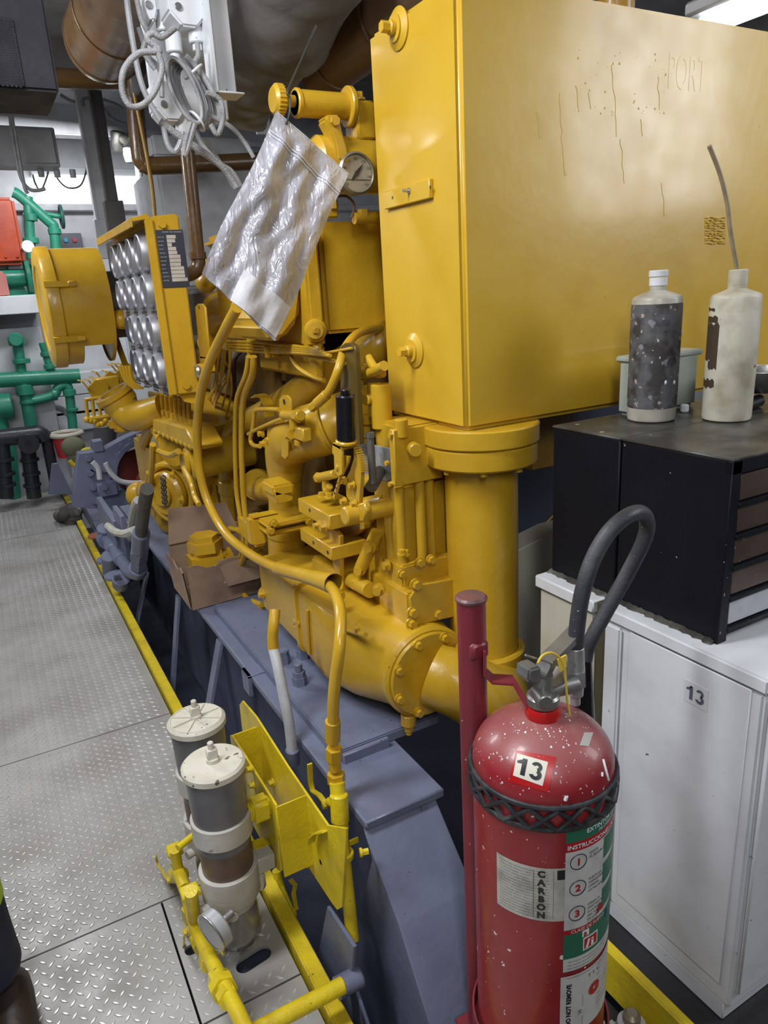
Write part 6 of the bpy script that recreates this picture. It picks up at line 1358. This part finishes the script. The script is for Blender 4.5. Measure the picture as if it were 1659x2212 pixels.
# white steel channel
q = [PY(*a, 2.35) for a in ((448, -60), (470, -60), (478, 200), (470, 192))]
ch = MB().box((q[3].x-.006, 2.35, q[2].z), (q[3].x+.006, 2.43, 3.19), .003).box((q[3].x, 2.42, q[2].z+.012), (q[3].x+.085, 2.432, 3.19), .003).box((q[3].x-.006, 2.35, q[2].z), (q[3].x+.085, 2.432, q[2].z+.006), .002)
one('white_channel', ch, WHT, 'white painted steel channel hanging down right of the coiled cables', 'channel')
# junction boxes with glands
def jbox(x0, y0, x1, y1, Y, label, glands, depth=.11):
    a, b = PY(x0, y0, Y), PY(x1, y1, Y); e = empty('junction_box', label, 'junction box', ((a.x+b.x)/2, Y+depth/2, b.z), 'white junction boxes')
    w_, h_ = b.x-a.x, a.z-b.z
    obj('case', MB().prism([(a.x, Y, a.z), (a.x, Y, b.z+h_*.3), (a.x+w_*.3, Y, b.z), (b.x-w_*.3, Y, b.z), (b.x, Y, b.z+h_*.3), (b.x, Y, a.z)], (0, depth, 0), .006, 2), WHT, e)
    obj('screw', MB().cyl((a.x+w_*.25, Y, (a.z*.4+b.z*.6)), (a.x+w_*.25, Y-.006, (a.z*.4+b.z*.6)), .011, n=16, bev=.002), STL, e)
    for (px, py) in glands:
        c = PY(px, py, Y+.04); obj('cable_gland', MB().cyl(c, c+V((0, 0, -.055)), .024, n=24, bev=.003).cyl(c+V((0, 0, -.055)), c+V((0, 0, -.075)), .015, n=20, bev=.002), WHT, e)
    return e
jbox(308, -40, 345, 46, 2.5, 'small white junction box at the top, leftmost of the three above the coil', [(350, 25)])
jbox(356, -50, 452, 62, 2.4, 'largest white junction box at the top with a fat cable gland', [(421, 50), (372, 70)])
jbox(330, 172, 408, 262, 2.6, 'white junction box hanging behind the coiled cable', [(392, 255)])
one('white_mount_plate', MB().box(PY(335, 250, 2.70), PY(470, 60, 2.72)+V((0, .015, .2)), .004), WHT, 'white backing plate behind the junction boxes and cable coil', 'plate')
# coiled and hanging cables
FLX = mat('braided_grey_cable', (.34, .34, .35), .45, bump=.9, bscale=260, col2=(.22, .22, .23), cscale=20)
YK = 2.3
coil = empty('cable_coil', 'coil of white cables tied in long loops under the junction boxes', 'cable', PY(410, 272, YK))
random.seed(21)
for i in range(7):
    cx_, cy_ = 398+i*4.5, 195+i*2; rx, ry = 34+random.uniform(-6, 5), 74+random.uniform(-8, 6); ph = .35
    pts = []
    for k in range(14):
        t = 2*PI*k/14; ex, ey = rx*math.cos(t), ry*math.sin(t); pts.append(PY(cx_+ex*math.cos(ph)-(-1)*ey*math.sin(-ph)*(-1), cy_+ey*math.cos(ph)+ex*math.sin(ph)*.3, YK+.012*i+.006*math.sin(t*2)))
    obj('loop', MB().tube(pts, .0056, 8, 4, closed=True), CAB, coil)
obj('cable_tie', MB().torus(PY(418, 155, YK+.03), (.6, 0, -.8), .03, .004, 20).torus(PY(425, 262, YK+.03), (.8, 0, .6), .03, .004, 20), WHT, coil)
one('braided_cable_loop', MB().tube(LY([(378, 60), (350, 80), (330, 72), (318, 85), (345, 110), (300, 115), (268, 150), (264, 195), (280, 228), (305, 228), (330, 205), (345, 170), (350, 140), (335, 100)], 2.25), .0085, 10, 7), FLX, 'grey braided cable making a wide loop left of the coil', 'cable')
for i, (l, r, yy) in enumerate((([(272, -20), (282, 60), (300, 160), (320, 215), (350, 265)], .009, 2.5), ([(292, -20), (305, 40), (320, 75), (310, 110), (335, 150)], .008, 2.5), ([(300, 60), (320, 120), (345, 150), (350, 210)], .008, 2.55), ([(345, 262), (385, 292), (440, 330), (480, 360), (500, 385), (512, 405)], .011, 2.3), ([(350, 262), (362, 310), (376, 328), (388, 312), (395, 285)], .008, 2.3), ([(412, 265), (400, 310), (398, 335), (405, 320), (420, 268)], .008, 2.25), ([(420, 272), (435, 310), (470, 350), (500, 370), (520, 402)], .008, 2.35), ([(445, 200), (475, 215), (482, 255), (470, 290), (455, 268)], .008, 2.3), ([(440, 235), (455, 250), (500, 275), (530, 310), (548, 340)], .007, 2.34), ([(426, 92), (428, 120), (420, 140), (438, 175)], .0075, 2.35), ([(400, 120), (440, 165), (465, 210), (480, 240)], .009, 2.32), ([(440, 300), (470, 345), (495, 385), (508, 408)], .009, 2.38))):
    cable('hanging_cable', LY(l, yy), r, (CAB, FLX)[i % 2], ['white cable falling left of the small top junction box', 'white cable kinked below the top left junction box', 'white cable running down behind the braided loop', 'thick white cable sweeping down right to the bag', 'white cable drooping in a U below the lower junction box', 'cable bight hanging just under the coil', 'braided cable sweeping to the bag edge beside the thick cable', 'braided cable curl at the right of the coil', 'thin cable running right from the coil behind the bag', 'cable from the fat gland into the coil', 'cable along the right shoulder of the coil', 'lower cable beside the thick one reaching the bag edge'][i], res=6)
for i, (l, yy) in enumerate((([(130, 175), (170, 200), (200, 222)], 6), ([(130, 205), (160, 220), (185, 215), (200, 228)], 6), ([(225, 235), (245, 258), (272, 268)], 6), ([(222, 215), (250, 225), (265, 235)], 6), ([(180, 230), (180, 215), (200, 212)], 5.8))):
    cable('ceiling_cable', LY(l, yy), .012, CAB, ['slack white cable under the exhaust cylinder, upper of the pair', 'slack white cable under the exhaust cylinder, lower of the pair', 'white cable swag right of the dark post', 'short white cable right of the dark post, above the swag', 'white cable hooked over the pale post'][i])
for (a, b, yy, lb) in (((246, 285), (262, 330), 6.6, 'dark valve hanging left of the yellow conduit'), ((270, 320), (290, 352), 6.6, 'pale round cable fitting beside the yellow conduit')):
    p, q = PY(*a, yy), PY(*b, yy); one('ceiling_fitting', MB().cyl((p.x+.03, yy, p.z), (q.x-.03, yy, q.z), .06, .04, n=20, bev=.01).cyl((p.x+.05, yy, (p.z+q.z)/2), (p.x+.05, yy-.12, (p.z+q.z)/2), .035, n=16), DST if 'dark' in lb else WGR, lb, 'fitting')
# fluorescent fixture at the top right
f = empty('fluorescent_light', 'bright fluorescent fitting at the top right above the yellow tank', 'ceiling light', (2.5, 1.55, 2.5))
p = PZ(1535, 45, 2.5)
obj('housing', MB().box((p.x-.085, .95, 2.512), (p.x+.085, p.y+.05, 2.56), .01), WHT, f)
tl_ = MB()
for dx in (-.045, .045): tl_.cyl((p.x+dx, 1.0, 2.49), (p.x+dx, p.y, 2.49), .019, n=16)
obj('tube', tl_, mat('lit_tube_near', (.95, .98, 1), .4, emit=4.0, rvar=0), f)
one('fixture_hanger', MB().box((p.x-.01, 1.3, 2.56), (p.x+.01, 1.32, 3.19), .001), WGR, 'thin hanger rod above the top right fluorescent fitting', 'rod')

# ================================================================ person at the left edge
NAVY = mat('navy_workwear', (.012, .015, .035), .8, bump=.5, bscale=30, col2=(.02, .024, .05), cscale=8)
SKN = mat('skin', (.32, .17, .11), .5)
HIV = mat('hi_vis_yellow', (.42, .62, .03), .6); SLVR = mat('reflective_silver', (.62, .64, .68), .35)
BOOT = mat('dark_brown_boot_leather', (.035, .022, .017), .5, bump=.3)
pe = empty('person', 'person in navy work trousers with hi-vis ankle stripe at the left edge', 'person', (-.38, 1.6, 0))
def skin(name, verts, edges, radii, m, root=0, parent=pe, lvl=2):
    me = bpy.data.meshes.new(name); o = bpy.data.objects.new(name, me); org = ORG[parent.name]
    me.from_pydata([V(v)-org for v in verts], edges, []); COL.objects.link(o)
    s = o.modifiers.new('s', 'SKIN'); s.use_smooth_shade = True; ss = o.modifiers.new('u', 'SUBSURF'); ss.levels = ss.render_levels = lvl
    for i, v in enumerate(me.skin_vertices[0].data): v.radius = (radii[i] if isinstance(radii[i], tuple) else (radii[i], radii[i])); v.use_root = (i == root)
    dg = bpy.context.evaluated_depsgraph_get(); dg.update(); nm = bpy.data.meshes.new_from_object(o.evaluated_get(dg)); bpy.data.objects.remove(o)
    o = bpy.data.objects.new(name, nm); COL.objects.link(o); nm.materials.clear(); nm.materials.append(m)
    for p_ in nm.polygons: p_.use_smooth = True
    o.parent = parent; ORG[o.name] = org; return o
bx_ = -.403
PN = [(bx_, 1.6, .98), (bx_+.10, 1.6, .90), (bx_+.135, 1.6, .52), (bx_+.138, 1.615, .30), (bx_+.14, 1.63, .13), (bx_-.10, 1.6, .90), (bx_-.13, 1.58, .52), (bx_-.14, 1.62, .12), (bx_, 1.6, 1.06)]
skin('body', [(bx_, 1.6, 1.0), (bx_, 1.6, 1.25), (bx_, 1.6, 1.43), (bx_, 1.59, 1.52), (bx_, 1.59, 1.60), (bx_, 1.585, 1.68), (bx_, 1.59, 1.75), (bx_-.17, 1.6, 1.42), (bx_-.24, 1.6, 1.15), (bx_-.25, 1.53, .92), (bx_-.25, 1.51, .84), (bx_+.12, 1.6, 1.42), (bx_+.06, 1.50, 1.2), (bx_-.02, 1.42, 1.16), (bx_-.08, 1.40, 1.17)],
     [(0, 1), (1, 2), (2, 3), (3, 4), (4, 5), (5, 6), (2, 7), (7, 8), (8, 9), (9, 10), (2, 11), (11, 12), (12, 13), (13, 14)], [.12, .12, .09, .05, .06, .075, .05, .05, .045, .034, .03, .05, .045, .034, .03], SKN)
for hx, hy, hz_, dr_ in ((bx_-.25, 1.505, .82, V((0, -.1, -1))), (bx_-.10, 1.395, 1.17, V((-1, -.1, .05)))):
    d0 = dr_.normalized(); u, w, _ = frame(d0); vs = [V((hx, hy, hz_)), V((hx, hy, hz_))+d0*.05]; es = [(0, 1)]; rs = [.028, .034]
    for k in range(4):
        b0_ = V((hx, hy, hz_))+d0*.075+u*(-.03+.02*k); L0 = (.032, .038, .036, .028)[k]
        n0 = len(vs); vs += [b0_, b0_+d0*L0+w*.008, b0_+d0*L0*1.7+w*.024]; es += [(1, n0), (n0, n0+1), (n0+1, n0+2)]; rs += [.0095, .0085, .0075]
    n0 = len(vs); vs += [V((hx, hy, hz_))+d0*.03+u*.04+w*.01, V((hx, hy, hz_))+d0*.06+u*.052+w*.025]; es += [(0, n0), (n0, n0+1)]; rs += [.011, .009]
    skin('hand', vs, es, rs, SKN, lvl=1)
skin('work_jacket', [(bx_, 1.6, .98), (bx_, 1.6, 1.2), (bx_, 1.6, 1.42), (bx_, 1.595, 1.50), (bx_-.17, 1.6, 1.43), (bx_-.24, 1.6, 1.15), (bx_-.252, 1.54, .90), (bx_+.12, 1.6, 1.43), (bx_+.06, 1.51, 1.2), (bx_-.03, 1.425, 1.165)], [(0, 1), (1, 2), (2, 3), (2, 4), (4, 5), (5, 6), (2, 7), (7, 8), (8, 9)], [.145, .15, .12, .075, .075, .065, .05, .075, .062, .05], NAVY)
skin('work_trousers', PN, [(0, 1), (1, 2), (2, 3), (3, 4), (0, 5), (5, 6), (6, 7), (0, 8)], [.14, .10, .085, .082, .088, .10, .085, .085, .14], NAVY)
for z_, m_, hh, nm in ((.40, HIV, .05, 'hi_vis_stripe'), (.437, SLVR, .025, 'silver_stripe')):
    obj(nm, MB().lathe([(.066, -.004), (.0765, 0), (.078, .004), (.078, hh-.004), (.0765, hh), (.066, hh+.004)], (bx_+.137, 1.608, z_-.02), V((0.01, -.04, 1)), 32), m_, pe)
for fx_ in (bx_+.175, bx_-.14):
    obj('boot', MB().loft([[V((fx_+a*math.cos(t), y_+.0, z_+b*math.sin(t))) for t in [2*PI*k/20 for k in range(20)]] for (y_, a, z_, b) in ((1.70, .015, .05, .04), (1.68, .04, .055, .052), (1.62, .048, .07, .068), (1.54, .05, .05, .048), (1.46, .052, .042, .04), (1.41, .042, .036, .032), (1.385, .015, .032, .018))]), BOOT, pe)
obj('head_hair', MB().sph((bx_, 1.605, 1.725), .092, (.86, 1.02, .82), 24), mat('black_hair', (.01, .009, .008), .6), pe)
fcx = MB().sph((bx_, 1.492, 1.665), .014, (.8, 1.2, 1.2), 12).sph((bx_+.078, 1.595, 1.67), .02, (.4, .8, 1.3), 12).sph((bx_-.078, 1.595, 1.67), .02, (.4, .8, 1.3), 12).sph((bx_, 1.512, 1.625), .02, (1.2, .4, .3), 12)
obj('face_features', fcx, SKN, pe)
ey = MB()
for s_ in (-1, 1): ey.sph((bx_+s_*.03, 1.512, 1.69), .011, (1, .6, .8), 12)
obj('eyes', ey, WHT, pe)
